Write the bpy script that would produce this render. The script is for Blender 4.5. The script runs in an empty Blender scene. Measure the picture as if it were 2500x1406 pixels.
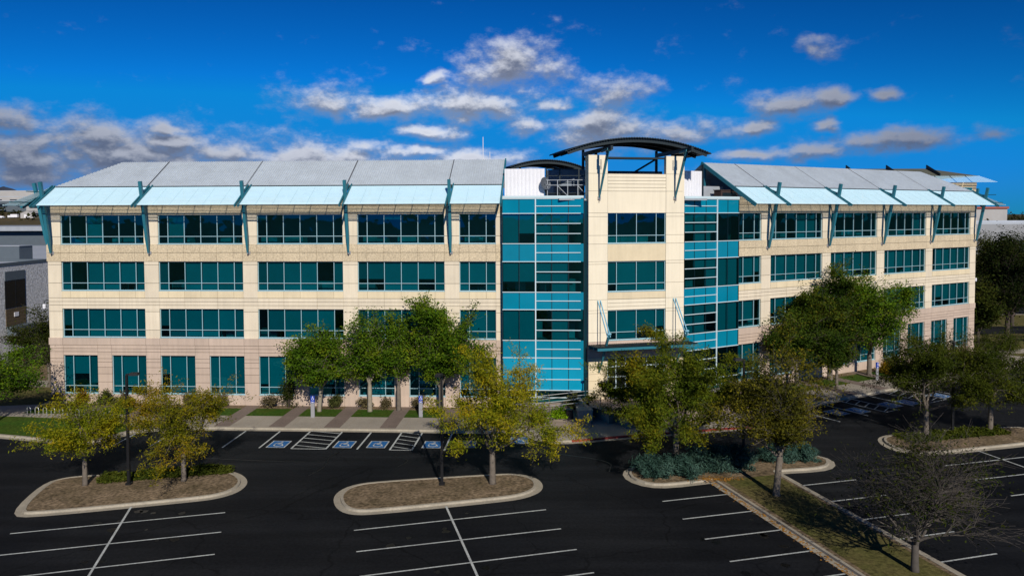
import bpy, bmesh, math, random
import numpy as np
from mathutils import Vector, Matrix
R = math.radians
scene = bpy.context.scene
col = scene.collection

# ------------------------------------------------------------------ camera
cam_d = bpy.data.cameras.new('camera')
cam = bpy.data.objects.new('camera', cam_d); col.objects.link(cam)
cam_d.sensor_width = 36.0
cam_d.lens = 1871.4 / 2500 * 36.0
cam_d.shift_y = -104.3 / 2500
cam_d.clip_start = 0.5; cam_d.clip_end = 30000
PITCH, ROLL = 0.03928, -0.00357
fwd = Vector((0, math.cos(PITCH), -math.sin(PITCH))); upv = Vector((0, math.sin(PITCH), math.cos(PITCH))); rt = Vector((1, 0, 0))
r2 = rt * math.cos(ROLL) + upv * math.sin(ROLL); u2 = -rt * math.sin(ROLL) + upv * math.cos(ROLL)
mw = Matrix((r2, u2, -fwd)).transposed().to_4x4(); mw.translation = (0, 0, 17.27)
cam.matrix_world = mw
scene.camera = cam

# ------------------------------------------------------------------ light
SUN_EL = R(29); SUN_DIR = Vector((0.2337 * math.cos(SUN_EL), -0.9723 * math.cos(SUN_EL), math.sin(SUN_EL)))
sun_d = bpy.data.lights.new('sun', 'SUN'); sun_d.energy = 4.3; sun_d.angle = R(0.5); sun_d.color = (1.0, 0.93, 0.82)
sun = bpy.data.objects.new('sun', sun_d); col.objects.link(sun)
sun.rotation_euler = SUN_DIR.to_track_quat('Z', 'Y').to_euler(); sun.location = (40, -120, 120)
vs = scene.view_settings
vs.view_transform = 'Standard'; vs.look = 'None'; vs.exposure = -0.12; vs.gamma = 1.0
scene.cycles.max_bounces = 6; scene.cycles.transparent_max_bounces = 12
scene.cycles.diffuse_bounces = 3; scene.cycles.glossy_bounces = 3
scene.cycles.caustics_reflective = False; scene.cycles.caustics_refractive = False

# ------------------------------------------------------------------ sky with clouds (all in world directions)
world = bpy.data.worlds.new('World'); scene.world = world; world.use_nodes = True
wt = world.node_tree; wt.nodes.clear()
def wn(t, **k):
    n = wt.nodes.new(t)
    for a, b in k.items(): setattr(n, a, b)
    return n
def wl(a, b): wt.links.new(a, b)
def wmath(op, a, b=None, c=None, clamp=False):
    n = wn('ShaderNodeMath', operation=op); n.use_clamp = clamp
    for i, x in enumerate((a, b, c)):
        if x is None: continue
        if isinstance(x, (int, float)): n.inputs[i].default_value = x
        else: wl(x, n.inputs[i])
    return n.outputs[0]
def wmix(f, a, b, bt='MIX'):
    n = wn('ShaderNodeMix', data_type='RGBA', blend_type=bt)
    for s, x in ((n.inputs[0], f), (n.inputs[6], a), (n.inputs[7], b)):
        if isinstance(x, (int, float)): s.default_value = x
        elif isinstance(x, tuple): s.default_value = (*x, 1)
        else: wl(x, s)
    return n.outputs[2]
def wsmooth(x, lo, hi):
    n = wn('ShaderNodeMapRange', interpolation_type='SMOOTHSTEP'); n.clamp = True
    wl(x, n.inputs[0]); n.inputs[1].default_value = lo; n.inputs[2].default_value = hi
    return n.outputs[0]
sky = wn('ShaderNodeTexSky', sky_type='NISHITA'); sky.sun_disc = False
sky.sun_elevation = SUN_EL; sky.sun_rotation = math.atan2(SUN_DIR.x, SUN_DIR.y)
sky.altitude = 1600; sky.air_density = 1.0; sky.dust_density = 0.15; sky.ozone_density = 4.0
tc = wn('ShaderNodeTexCoord'); sep = wn('ShaderNodeSeparateXYZ'); wl(tc.outputs['Generated'], sep.inputs[0])
az = wmath('ARCTAN2', sep.outputs[0], sep.outputs[1]); el = wmath('ARCSINE', sep.outputs[2])
def px2dir(x, y):
    a = math.atan((x - 1250) / 1871); e = math.atan((525 - y) / 1871 * math.cos(a)); return a, e
CLOUDS = [(1245,166,108,64),(1345,165,50,32),(1500,228,118,34),(815,250,125,32),(930,272,110,24),(1040,262,90,32),(1130,252,70,36),(1205,268,85,44),
 (1355,260,70,18),(1450,300,150,54),(1540,322,160,46),(1700,322,140,26),(1835,312,70,15),(1935,256,105,32),(2030,240,55,20),(2168,235,44,19),(1985,126,42,20),
 (2090,352,130,24),(2210,338,110,28),(2420,325,75,22),(1990,375,120,20),(60,300,110,34),(250,330,190,44),(120,345,220,40),(430,345,180,30),(410,309,60,13),(60,360,200,40),(300,372,240,40),
 (560,368,200,34),(760,366,120,26),(880,352,90,22),(1050,325,95,20),(1190,392,160,20),(1065,183,28,13),(1290,310,70,24),
 (2015,306,30,18),(60,425,280,44),(330,425,300,44),(120,385,260,44),(480,400,220,34),(700,395,180,26),(200,305,90,26),(1000,372,120,16),(640,410,260,30),(1850,380,90,14),(300,392,430,84),(720,388,330,56),(980,268,240,26)]
def fbm(vec, scale, det, off):
    mp = wn('ShaderNodeMapping'); wl(vec, mp.inputs[0]); mp.inputs['Location'].default_value = off
    n = wn('ShaderNodeTexNoise'); n.inputs['Scale'].default_value = scale; n.inputs['Detail'].default_value = det; n.inputs['Roughness'].default_value = 0.62
    wl(mp.outputs[0], n.inputs['Vector']); return n.outputs[0]
def density(eoff):
    e2 = wmath('ADD', el, eoff) if eoff else el
    cv = wn('ShaderNodeCombineXYZ'); wl(az, cv.inputs[0]); wl(wmath('MULTIPLY', e2, 1.6), cv.inputs[1])
    n1 = fbm(cv.outputs[0], 17, 9, (3.1, 1.7, 0.4))
    n2 = fbm(cv.outputs[0], 9, 4, (8.1, 4.7, 2.4)); n3 = fbm(cv.outputs[0], 9, 4, (1.1, 9.7, 5.4))
    a2 = wmath('MULTIPLY_ADD', wmath('SUBTRACT', n2, 0.5), 0.075, az); e2 = wmath('MULTIPLY_ADD', wmath('SUBTRACT', n3, 0.5), 0.040, e2)
    cur = None
    for (x, y, rx, ry) in CLOUDS:
        a, e = px2dir(x, y); ra = 1.12 * rx / 1871 * math.cos(a) ** 2; re = 1.30 * ry / 1871 * math.cos(a)
        cc = wn('ShaderNodeCombineXYZ'); wl(a2, cc.inputs[0]); wl(e2, cc.inputs[1])
        ps = wn('ShaderNodeVectorMath', operation='MULTIPLY_ADD'); wl(cc.outputs[0], ps.inputs[0])
        ps.inputs[1].default_value = (1 / ra, 1 / re, 0); ps.inputs[2].default_value = (-a / ra, -e / re, 0)
        ln = wn('ShaderNodeVectorMath', operation='LENGTH'); wl(ps.outputs[0], ln.inputs[0])
        v = wmath('SUBTRACT', 1.0, ln.outputs['Value'])
        v = wmath('MAXIMUM', v, -0.6)
        cur = v if cur is None else wmath('SMOOTH_MAX', cur, v, 0.25)
    d = wmath('ADD', cur, wmath('MULTIPLY', wmath('SUBTRACT', n1, 0.5), 2.6))
    return d, n1
d0, nz = density(0)
d1, nz1 = density(0.010)
alpha = wmath('POWER', wsmooth(d0, -0.22, 0.95), 1.15)
lit = wsmooth(wmath('SUBTRACT', d0, d1), -0.22, 0.60)
core = wsmooth(d0, 0.3, 1.3)
bright = wmath('SUBTRACT', wmath('ADD', wmath('MULTIPLY', lit, 0.72), 0.27), wmath('MULTIPLY', core, 0.20), clamp=True)
cloud_vignette = wmath('SUBTRACT', 1.0, wmath('MULTIPLY', wmath('ABSOLUTE', wmath('ADD', az, 0.1)), 1.25))  # dims clouds away from the centre, a vignette put into their colour
bright = wmath('MULTIPLY', bright, cloud_vignette)
ccol = wmix(bright, (0.8, 1.05, 1.8), (9.4, 9.6, 10.4))
CLOUD_GAIN = 1.0
smin = wn('ShaderNodeVectorMath', operation='MINIMUM'); wl(sky.outputs[0], smin.inputs[0]); smin.inputs[1].default_value = (6, 5.3, 8.0)
gam = wn('ShaderNodeGamma'); wl(smin.outputs[0], gam.inputs[0]); gam.inputs[1].default_value = 1.9     # deep, polarised-looking blue
skyt = wmix(1.0, gam.outputs[0], (0.005, 0.108, 0.142), 'MULTIPLY')
fin = wmix(wmath('MULTIPLY', alpha, 0.93), skyt, ccol)
bg = wn('ShaderNodeBackground'); bg.inputs[1].default_value = 0.10; wl(fin, bg.inputs[0])
wo = wn('ShaderNodeOutputWorld'); wl(bg.outputs[0], wo.inputs[0])

# ------------------------------------------------------------------ materials
MATS = {}
def mat(name, c, rough=0.8, var=0.12, scale=1.2, metal=0.0, spec=0.3, bump=0.0, bscale=20.0, c2=None, fine=0.0, fscale=60.0, streak=0.0, island=0.0):
    if name in MATS: return MATS[name]
    m = bpy.data.materials.new(name); m.use_nodes = True; nt = m.node_tree; N = nt.nodes; L = nt.links
    b = N['Principled BSDF']; b.inputs['Roughness'].default_value = rough; b.inputs['Metallic'].default_value = metal
    b.inputs['Specular IOR Level'].default_value = spec
    t = N.new('ShaderNodeTexCoord')
    n = N.new('ShaderNodeTexNoise'); n.inputs['Scale'].default_value = scale; n.inputs['Detail'].default_value = 6; n.inputs['Roughness'].default_value = 0.62
    L.new(t.outputs['Object'], n.inputs['Vector'])
    r = N.new('ShaderNodeValToRGB'); e = r.color_ramp.elements
    c2a = c2 if c2 else tuple(x * (1 - var) for x in c); c1a = c if c2 else tuple(min(1, x * (1 + var)) for x in c)
    e[0].position = 0.32; e[0].color = (*c2a, 1); e[1].position = 0.68; e[1].color = (*c1a, 1)
    L.new(n.outputs[0], r.inputs[0]); out = r.outputs[0]
    if fine:
        n2 = N.new('ShaderNodeTexNoise'); n2.inputs['Scale'].default_value = fscale; n2.inputs['Detail'].default_value = 2
        L.new(t.outputs['Object'], n2.inputs['Vector'])
        mr = N.new('ShaderNodeMapRange'); mr.inputs[1].default_value = 0.3; mr.inputs[2].default_value = 0.7; mr.inputs[3].default_value = 1 - fine; mr.inputs[4].default_value = 1 + fine
        L.new(n2.outputs[0], mr.inputs[0])
        mx = N.new('ShaderNodeMix'); mx.data_type = 'RGBA'; mx.blend_type = 'MULTIPLY'; mx.inputs[0].default_value = 1
        L.new(out, mx.inputs[6]); L.new(mr.outputs[0], mx.inputs[7]); out = mx.outputs[2]
    if island:
        gi = N.new('ShaderNodeNewGeometry'); mr = N.new('ShaderNodeMapRange'); mr.inputs[3].default_value = 1 - island; mr.inputs[4].default_value = 1 + island * .6
        L.new(gi.outputs['Random Per Island'], mr.inputs[0]); mx = N.new('ShaderNodeMix'); mx.data_type = 'RGBA'; mx.blend_type = 'MULTIPLY'; mx.inputs[0].default_value = 1
        L.new(out, mx.inputs[6]); L.new(mr.outputs[0], mx.inputs[7]); out = mx.outputs[2]
    if streak:
        mp = N.new('ShaderNodeMapping'); mp.inputs['Scale'].default_value = (2.2, 2.2, 0.12); L.new(t.outputs['Object'], mp.inputs[0])
        n3 = N.new('ShaderNodeTexNoise'); n3.inputs['Scale'].default_value = 2.0; n3.inputs['Detail'].default_value = 4; L.new(mp.outputs[0], n3.inputs['Vector'])
        mr = N.new('ShaderNodeMapRange'); mr.inputs[1].default_value = 0.35; mr.inputs[2].default_value = 0.75; mr.inputs[3].default_value = 1; mr.inputs[4].default_value = 1 - streak
        L.new(n3.outputs[0], mr.inputs[0])
        mx = N.new('ShaderNodeMix'); mx.data_type = 'RGBA'; mx.blend_type = 'MULTIPLY'; mx.inputs[0].default_value = 1
        L.new(out, mx.inputs[6]); L.new(mr.outputs[0], mx.inputs[7]); out = mx.outputs[2]
    L.new(out, b.inputs['Base Color'])
    if bump:
        n4 = N.new('ShaderNodeTexNoise'); n4.inputs['Scale'].default_value = bscale; n4.inputs['Detail'].default_value = 5
        L.new(t.outputs['Object'], n4.inputs['Vector'])
        bp = N.new('ShaderNodeBump'); bp.inputs['Strength'].default_value = bump; bp.inputs['Distance'].default_value = 0.05
        L.new(n4.outputs[0], bp.inputs['Height']); L.new(bp.outputs[0], b.inputs['Normal'])
    MATS[name] = m; return m
def glass_mat(name, tint, refl=0.10):
    m = bpy.data.materials.new(name); m.use_nodes = True; nt = m.node_tree; N = nt.nodes; L = nt.links; N.clear()
    o = N.new('ShaderNodeOutputMaterial'); mx = N.new('ShaderNodeMixShader'); tr = N.new('ShaderNodeBsdfTransparent'); gl = N.new('ShaderNodeBsdfGlossy')
    gi = N.new('ShaderNodeNewGeometry'); rp = N.new('ShaderNodeValToRGB'); L.new(gi.outputs['Random Per Island'], rp.inputs[0])
    rp.color_ramp.elements[0].color = (*[c * .72 for c in tint], 1); rp.color_ramp.elements[1].color = (*[c * 1.12 for c in tint], 1); L.new(rp.outputs[0], tr.inputs[0])
    gl.inputs['Roughness'].default_value = 0.015; gl.inputs[0].default_value = (0.12, 0.75, 0.95, 1)
    fr = N.new('ShaderNodeFresnel'); fr.inputs[0].default_value = 1.5
    ad = N.new('ShaderNodeMath'); ad.operation = 'ADD'; ad.inputs[1].default_value = refl; ad.use_clamp = True; L.new(fr.outputs[0], ad.inputs[0])
    t = N.new('ShaderNodeTexCoord'); n = N.new('ShaderNodeTexNoise'); n.inputs['Scale'].default_value = 0.9; n.inputs['Detail'].default_value = 1; L.new(t.outputs['Object'], n.inputs['Vector'])
    bp = N.new('ShaderNodeBump'); bp.inputs['Strength'].default_value = 0.12; bp.inputs['Distance'].default_value = 0.06; L.new(n.outputs[0], bp.inputs['Height']); L.new(bp.outputs[0], gl.inputs['Normal'])
    L.new(ad.outputs[0], mx.inputs[0]); L.new(tr.outputs[0], mx.inputs[1]); L.new(gl.outputs[0], mx.inputs[2]); L.new(mx.outputs[0], o.inputs[0])
    MATS[name] = m; return m
def leaf_mat(name, cols, noise_scale=0.35):
    """foliage: hue varies per leaf and in patches through the crown"""
    m = bpy.data.materials.new(name); m.use_nodes = True; nt = m.node_tree; N = nt.nodes; L = nt.links; N.clear()
    o = N.new('ShaderNodeOutputMaterial'); mx = N.new('ShaderNodeMixShader'); df = N.new('ShaderNodeBsdfDiffuse'); tl = N.new('ShaderNodeBsdfTranslucent')
    g = N.new('ShaderNodeNewGeometry'); t = N.new('ShaderNodeTexCoord')
    n = N.new('ShaderNodeTexNoise'); n.inputs['Scale'].default_value = noise_scale; n.inputs['Detail'].default_value = 3; L.new(t.outputs['Object'], n.inputs['Vector'])
    a = N.new('ShaderNodeMath'); a.operation = 'MULTIPLY_ADD'; a.inputs[1].default_value = 1.5; a.inputs[2].default_value = -0.45; L.new(n.outputs[0], a.inputs[0])
    b = N.new('ShaderNodeMath'); b.operation = 'MULTIPLY_ADD'; b.inputs[1].default_value = 0.42; L.new(g.outputs['Random Per Island'], b.inputs[0]); L.new(a.outputs[0], b.inputs[2])
    r = N.new('ShaderNodeValToRGB'); e = r.color_ramp.elements
    while len(e) < len(cols): e.new(0.5)
    for i, c in enumerate(cols): e[i].position = 0.1 + 0.85 * i / (len(cols) - 1); e[i].color = (*c, 1)
    L.new(b.outputs[0], r.inputs[0])
    L.new(r.outputs[0], df.inputs[0]); L.new(r.outputs[0], tl.inputs[0]); mx.inputs[0].default_value = 0.3
    L.new(df.outputs[0], mx.inputs[1]); L.new(tl.outputs[0], mx.inputs[2]); L.new(mx.outputs[0], o.inputs[0])
    MATS[name] = m; return m

cream = mat('cream_precast', (0.79, 0.69, 0.53), 0.85, 0.05, 0.5, fine=0.03, fscale=30, streak=0.12, island=0.07)
pale = mat('lit_cream_precast', (0.88, 0.79, 0.61), 0.85, 0.04, 0.4, fine=0.02, fscale=30, streak=0.08)  # brighter copy of the cream: the tower's stronger light put into the colour
yellow = mat('yellow_precast', (0.78, 0.66, 0.45), 0.85, 0.08, 0.5, fine=0.03, fscale=30, streak=0.08, island=0.07)
pink = mat('pink_precast', (0.57, 0.45, 0.365), 0.85, 0.06, 0.5, fine=0.03, fscale=30, streak=0.12, island=0.07)
tan = mat('exposed_aggregate', (0.64, 0.53, 0.365), 0.9, 0.06, 0.6, fine=0.22, fscale=9, streak=0.06, island=0.07)
joint = mat('joint_shadow_gap', (0.34, 0.28, 0.21), 0.9, 0.05)
alu = mat('window_aluminium', (0.42, 0.64, 0.70), 0.35, 0.04, metal=0.2, spec=0.5)
white_alu = mat('white_mullion', (0.58, 0.72, 0.77), 0.4, 0.03)
dark_mull = mat('dark_glass_joint', (0.004, 0.02, 0.03), 0.5, 0.1)
glass = glass_mat('teal_glass', (0.012, 0.36, 0.43), 0.055)
span = mat('spandrel_glass', (0.002, 0.215, 0.335), 0.06, 0.10, 0.25, spec=0.6)
span_lit = mat('lit_lobby_glass', (0.004, 0.30, 0.48), 0.06, 0.08, 0.25, spec=0.6)  # opaque cyan: light and reflection on the lobby glass put into the colour
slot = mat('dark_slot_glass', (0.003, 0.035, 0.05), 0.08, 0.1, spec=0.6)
blindm = mat('roller_blind', (0.52, 0.54, 0.52), 0.9, 0.05)
inner = mat('interior_wall', (0.50, 0.49, 0.46), 0.9, 0.35, 0.4)
roofm = mat('galvanised_roof', (0.55, 0.62, 0.69), 0.5, 0.07, 0.5, metal=0.15, spec=0.4, fine=0.05, fscale=3)
louvre = mat('white_louvre', (0.60, 0.84, 0.95), 0.35, 0.03)
tealm = mat('teal_steel', (0.025, 0.17, 0.23), 0.45, 0.10, 0.8, spec=0.4)
ltteal = mat('pale_blue_steel', (0.22, 0.50, 0.66), 0.45, 0.06)
navy = mat('dark_steel', (0.006, 0.017, 0.023), 0.5, 0.12, 0.8, spec=0.4)
navyroof = mat('dark_corrugated_roof', (0.009, 0.021, 0.028), 0.5, 0.12, 0.8)
white = mat('white_screen', (0.80, 0.80, 0.84), 0.6, 0.03)
mesh_grey = mat('grey_mesh_screen', (0.16, 0.20, 0.25), 0.6, 0.08)
equip = mat('equipment_grey', (0.35, 0.38, 0.42), 0.6, 0.08)
brown = mat('brown_metal', (0.05, 0.03, 0.025), 0.7, 0.15)
asphalt = mat('sealed_asphalt', (0.0150, 0.0160, 0.0178), 0.8, 0.0, 0.07, c2=(0.0054, 0.0063, 0.0084), spec=0.08, fine=0.22, fscale=6, bump=0.15, bscale=30)
def wear(m):
    nt = m.node_tree; N = nt.nodes; L = nt.links; b = N['Principled BSDF']; src = b.inputs['Base Color'].links[0].from_socket
    t = N.new('ShaderNodeTexCoord')
    mp = N.new('ShaderNodeMapping'); mp.inputs['Rotation'].default_value = (0, 0, -0.25); mp.inputs['Scale'].default_value = (0.05, 0.55, 1); L.new(t.outputs['Object'], mp.inputs[0])
    n = N.new('ShaderNodeTexNoise'); n.inputs['Scale'].default_value = 1.4; n.inputs['Detail'].default_value = 5; L.new(mp.outputs[0], n.inputs['Vector'])      # tyre-polished lanes
    r = N.new('ShaderNodeMapRange'); r.inputs[1].default_value = .42; r.inputs[2].default_value = .75; r.inputs[3].default_value = 1.0; r.inputs[4].default_value = 1.75; L.new(n.outputs[0], r.inputs[0])
    n2 = N.new('ShaderNodeTexNoise'); n2.inputs['Scale'].default_value = .5; n2.inputs['Detail'].default_value = 4; L.new(t.outputs['Object'], n2.inputs['Vector'])
    ds = N.new('ShaderNodeVectorMath'); ds.operation = 'MULTIPLY_ADD'; ds.inputs[1].default_value = (2.2, 2.2, 0); L.new(n2.outputs['Color'], ds.inputs[0]); L.new(t.outputs['Object'], ds.inputs[2])
    v = N.new('ShaderNodeTexVoronoi'); v.feature = 'DISTANCE_TO_EDGE'; v.inputs['Scale'].default_value = .13; L.new(ds.outputs[0], v.inputs['Vector'])
    c = N.new('ShaderNodeMapRange'); c.inputs[1].default_value = .002; c.inputs[2].default_value = .008; c.inputs[3].default_value = .6; c.inputs[4].default_value = 1.0; L.new(v.outputs['Distance'], c.inputs[0])   # sealed cracks
    mu = N.new('ShaderNodeMath'); mu.operation = 'MULTIPLY'; L.new(r.outputs[0], mu.inputs[0]); L.new(c.outputs[0], mu.inputs[1])
    mx = N.new('ShaderNodeMix'); mx.data_type = 'RGBA'; mx.blend_type = 'MULTIPLY'; mx.inputs[0].default_value = 1; L.new(src, mx.inputs[6]); L.new(mu.outputs[0], mx.inputs[7]); L.new(mx.outputs[2], b.inputs['Base Color'])
wear(asphalt)
concrete = mat('concrete', (0.36, 0.32, 0.265), 0.9, 0.10, 0.5, fine=0.08, fscale=8)
kerbm = mat('kerb_concrete', (0.38, 0.34, 0.27), 0.9, 0.14, 0.8, fine=0.10, fscale=8)
paver = mat('brown_pavers', (0.20, 0.155, 0.13), 0.9, 0.14, 0.6, fine=0.14, fscale=7)
lawnm = mat('lawn_grass', (0.075, 0.115, 0.022), 0.95, 0, 0.6, c2=(0.13, 0.115, 0.03), fine=0.35, fscale=5, bump=0.6, bscale=12, spec=0.1)
lawnbright = mat('lawn_green', (0.034, 0.090, 0.008), 0.95, 0, 0.5, c2=(0.060, 0.090, 0.010), fine=0.35, fscale=5, bump=0.6, bscale=12, spec=0.1)
drygrass = mat('dry_grass', (0.15, 0.12, 0.05), 0.95, 0, 0.4, c2=(0.09, 0.095, 0.025), fine=0.35, fscale=5, bump=0.6, bscale=12, spec=0.1)
mulch = mat('bark_mulch', (0.25, 0.185, 0.12), 0.95, 0, 0.7, c2=(0.125, 0.095, 0.055), fine=0.5, fscale=5, bump=0.9, bscale=9, spec=0.1)
field = mat('dry_field', (0.125, 0.095, 0.045), 0.95, 0, 0.02, c2=(0.075, 0.065, 0.03), fine=0.2, fscale=0.3, spec=0.1)
rock = mat('mountain_rock', (0.035, 0.045, 0.07), 0.95, 0.3, 0.002)
paintw = mat('white_road_paint', (0.60, 0.63, 0.61), 0.7, 0, 1.1, c2=(0.40, 0.42, 0.41), fine=0.25, fscale=9)
paintb = mat('blue_road_paint', (0.02, 0.13, 0.36), 0.7, 0.10, 1.5, fine=0.10, fscale=4)
redp = mat('red_kerb_paint', (0.30, 0.030, 0.025), 0.7, 0.2, 1.2)
black = mat('black_pole', (0.010, 0.010, 0.011), 0.5, 0.1)
lens = mat('lamp_lens', (0.55, 0.57, 0.6), 0.3, 0.05)
galv = mat('galvanised_pipe', (0.62, 0.64, 0.63), 0.35, 0.05, metal=0.4)
signgrey = mat('sign_post_grey', (0.31, 0.31, 0.33), 0.5, 0.05)
signblue = mat('sign_blue', (0.015, 0.06, 0.42), 0.4, 0.05)
bark = mat('grey_bark', (0.16, 0.135, 0.11), 0.95, 0.25, 3, bump=0.6, bscale=8)
barkdark = mat('dark_bark', (0.07, 0.055, 0.045), 0.95, 0.25, 3)
barkpale = mat('pale_bark', (0.30, 0.26, 0.20), 0.95, 0.25, 3)
brick = mat('grey_brick', (0.66, 0.67, 0.69), 0.9, 0.10, 1.0, fine=0.35, fscale=4)
slate = mat('slate_panel', (0.10, 0.125, 0.15), 0.7, 0.05)
darkglass = mat('dark_window_glass', (0.012, 0.013, 0.016), 0.08, 0.1, spec=0.5)
siding = mat('tan_siding', (0.13, 0.095, 0.055), 0.85, 0.1)
roofwhite = mat('pale_membrane_roof', (0.42, 0.46, 0.52), 0.8, 0.08, 0.1)
wood = mat('fence_boards', (0.16, 0.085, 0.045), 0.85, 0.25, 1.5)
farwall = mat('pale_warehouse_wall', (0.42, 0.41, 0.40), 0.8, 0.08, 0.1)
fargrey = mat('grey_warehouse_wall', (0.30, 0.31, 0.33), 0.8, 0.08, 0.1)
redtrim = mat('rust_red_trim', (0.34, 0.10, 0.07), 0.8, 0.1)
olive = mat('dim_olive_roof', (0.12, 0.125, 0.10), 0.6, 0.08, 0.3)  # olive grey metal, the dim grazing light on it put into the dark tone

# ------------------------------------------------------------------ mesh builder
class MB:
    def __init__(s): s.v = []; s.f = []; s.m = []
    def add(s, vs, fs, mi=0):
        b = len(s.v); s.v += [tuple(p) for p in vs]; s.f += [tuple(b + i for i in f) for f in fs]; s.m += [mi] * len(fs)
    def hexa(s, p, mi=0):
        s.add(p, [(0, 3, 2, 1), (4, 5, 6, 7), (0, 1, 5, 4), (1, 2, 6, 5), (2, 3, 7, 6), (3, 0, 4, 7)], mi)
    def box(s, F, s0, s1, n0, n1, z0, z1, mi=0):
        s.hexa([F(s0, n0, z0), F(s1, n0, z0), F(s1, n1, z0), F(s0, n1, z0), F(s0, n0, z1), F(s1, n0, z1), F(s1, n1, z1), F(s0, n1, z1)], mi)
    def quad(s, a, b, c, d, mi=0): s.add([a, b, c, d], [(0, 1, 2, 3)], mi)
    def beam(s, p0, p1, w, h, side=None, w1=None, h1=None, mi=0):
        p0 = Vector(p0); p1 = Vector(p1); d = (p1 - p0).normalized()
        sd = Vector(side) if side is not None else d.cross(Vector((0, 0, 1)))
        if sd.length < 1e-4: sd = Vector((1, 0, 0))
        sd = (sd - d * sd.dot(d)).normalized(); up = d.cross(sd)
        w1 = w if w1 is None else w1; h1 = h if h1 is None else h1
        q = lambda c, a, b: [c - sd * a - up * b, c + sd * a - up * b, c + sd * a + up * b, c - sd * a + up * b]
        s.hexa(q(p0, w / 2, h / 2) + q(p1, w1 / 2, h1 / 2), mi)
    def tube(s, pts, rad, k=6, mi=0, cap=True):
        pts = [Vector(p) for p in pts]; b = len(s.v); n = len(pts); ref = Vector((0.3, 0.9, 0.1))
        for i, p in enumerate(pts):
            d = (pts[min(i + 1, n - 1)] - pts[max(i - 1, 0)]).normalized()
            a = d.cross(ref if abs(d.dot(ref.normalized())) < 0.95 else Vector((1, 0, 0))).normalized(); c = d.cross(a)
            r = rad[i] if hasattr(rad, '__len__') else rad
            for j in range(k):
                t = 2 * math.pi * j / k; s.v.append(tuple(p + a * (r * math.cos(t)) + c * (r * math.sin(t))))
        for i in range(n - 1):
            for j in range(k):
                s.f.append((b + i * k + j, b + i * k + (j + 1) % k, b + (i + 1) * k + (j + 1) % k, b + (i + 1) * k + j)); s.m.append(mi)
        if cap:
            s.f.append(tuple(b + j for j in range(k))[::-1]); s.m.append(mi)
            s.f.append(tuple(b + (n - 1) * k + j for j in range(k))); s.m.append(mi)
    def disc(s, c, r, ax, ay, k=16, mi=0):
        c = Vector(c); s.add([c + Vector(ax) * (r * math.cos(2 * math.pi * j / k)) + Vector(ay) * (r * math.sin(2 * math.pi * j / k)) for j in range(k)], [tuple(range(k))], mi)
    def build(s, name, mats, parent=None, origin=(0, 0, 0), smooth=False, loc=None):
        me = bpy.data.meshes.new(name); o = Vector(origin)
        me.from_pydata([(x - o.x, y - o.y, z - o.z) for x, y, z in s.v], [], s.f)
        mats = mats if isinstance(mats, (list, tuple)) else [mats]
        for m in mats: me.materials.append(m)
        if len(mats) > 1: me.polygons.foreach_set('material_index', s.m)
        if smooth: me.polygons.foreach_set('use_smooth', [True] * len(me.polygons))
        me.update()
        ob = bpy.data.objects.new(name, me); col.objects.link(ob)
        if parent is not None: ob.parent = parent
        elif loc is not None: ob.location = loc
        return ob
def tag(o, label=None, cat=None, group=None, kind=None):
    if label: o['label'] = label
    if cat: o['category'] = cat
    if group: o['group'] = group
    if kind: o['kind'] = kind
    return o
def thing(name, label, cat, loc=(0, 0, 0), group=None, rz=0.0):
    e = bpy.data.objects.new(name, None); e.empty_display_size = 0.3; col.objects.link(e)
    e.location = loc; e.rotation_euler = (0, 0, rz); return tag(e, label, cat, group)
def dup(root, loc, rz, label, sc=1.0, scz=None):
    r = root.copy(); col.objects.link(r); r.location = loc; r.rotation_euler = (0, 0, rz); r.scale = (sc, sc, scz or sc); r['label'] = label
    for ch in list(root.children):
        c = ch.copy(); col.objects.link(c); c.parent = r
        for g in list(ch.children):
            d = g.copy(); col.objects.link(d); d.parent = c
    return r
def frame(O, S, N):
    O = Vector((O[0], O[1], 0)); S = Vector((S[0], S[1], 0)); N = Vector((N[0], N[1], 0))
    def F(s, n, z): return O + S * s + N * n + Vector((0, 0, z))
    F.S = S; F.N = N; return F
W = lambda x, y, z: Vector((x, y, z))
W.S = Vector((1, 0, 0)); W.N = Vector((0, 1, 0))

# ------------------------------------------------------------------ site frames
M = 1.524                                    # five-foot window module
aL, aR = -0.0554, 0.5272; aT = (aL + aR) / 2
FL = frame((-4.672, 67.860), (-math.cos(aL), -math.sin(aL)), (math.sin(aL), -math.cos(aL)))     # left wing, s grows away from the tower
FR = frame((24.638, 75.644), (math.cos(aR), math.sin(aR)), (math.sin(aR), -math.cos(aR)))       # right wing
A0 = (9.983, 71.752)
FT = frame(A0, (math.cos(aT), math.sin(aT)), (math.sin(aT), -math.cos(aT)))                     # tower, n grows towards the lot
LOT = frame((0, 0), (math.cos(0.2558), math.sin(0.2558)), (-math.sin(0.2558), math.cos(0.2558)))
BO = Vector((A0[0], A0[1], 0))
random.seed(7); rng = np.random.default_rng(11)

# ================================================================== GROUND
def sheet(name, pts, z, m, kind='structure', **k):
    b = MB(); b.add([(p[0], p[1], z) for p in pts], [tuple(range(len(pts)))]); o = b.build(name, m); o['kind'] = kind; return o
g = MB(); g.quad((-9000, -3000, -0.03), (9000, -3000, -0.03), (9000, 12000, -0.03), (-9000, 12000, -0.03)); tag(g.build('ground', field), kind='structure')
sheet('parking_lot', [(-95, -40), (120, -40), (120, 98), (-95, 98)], 0.0, asphalt)
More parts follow.
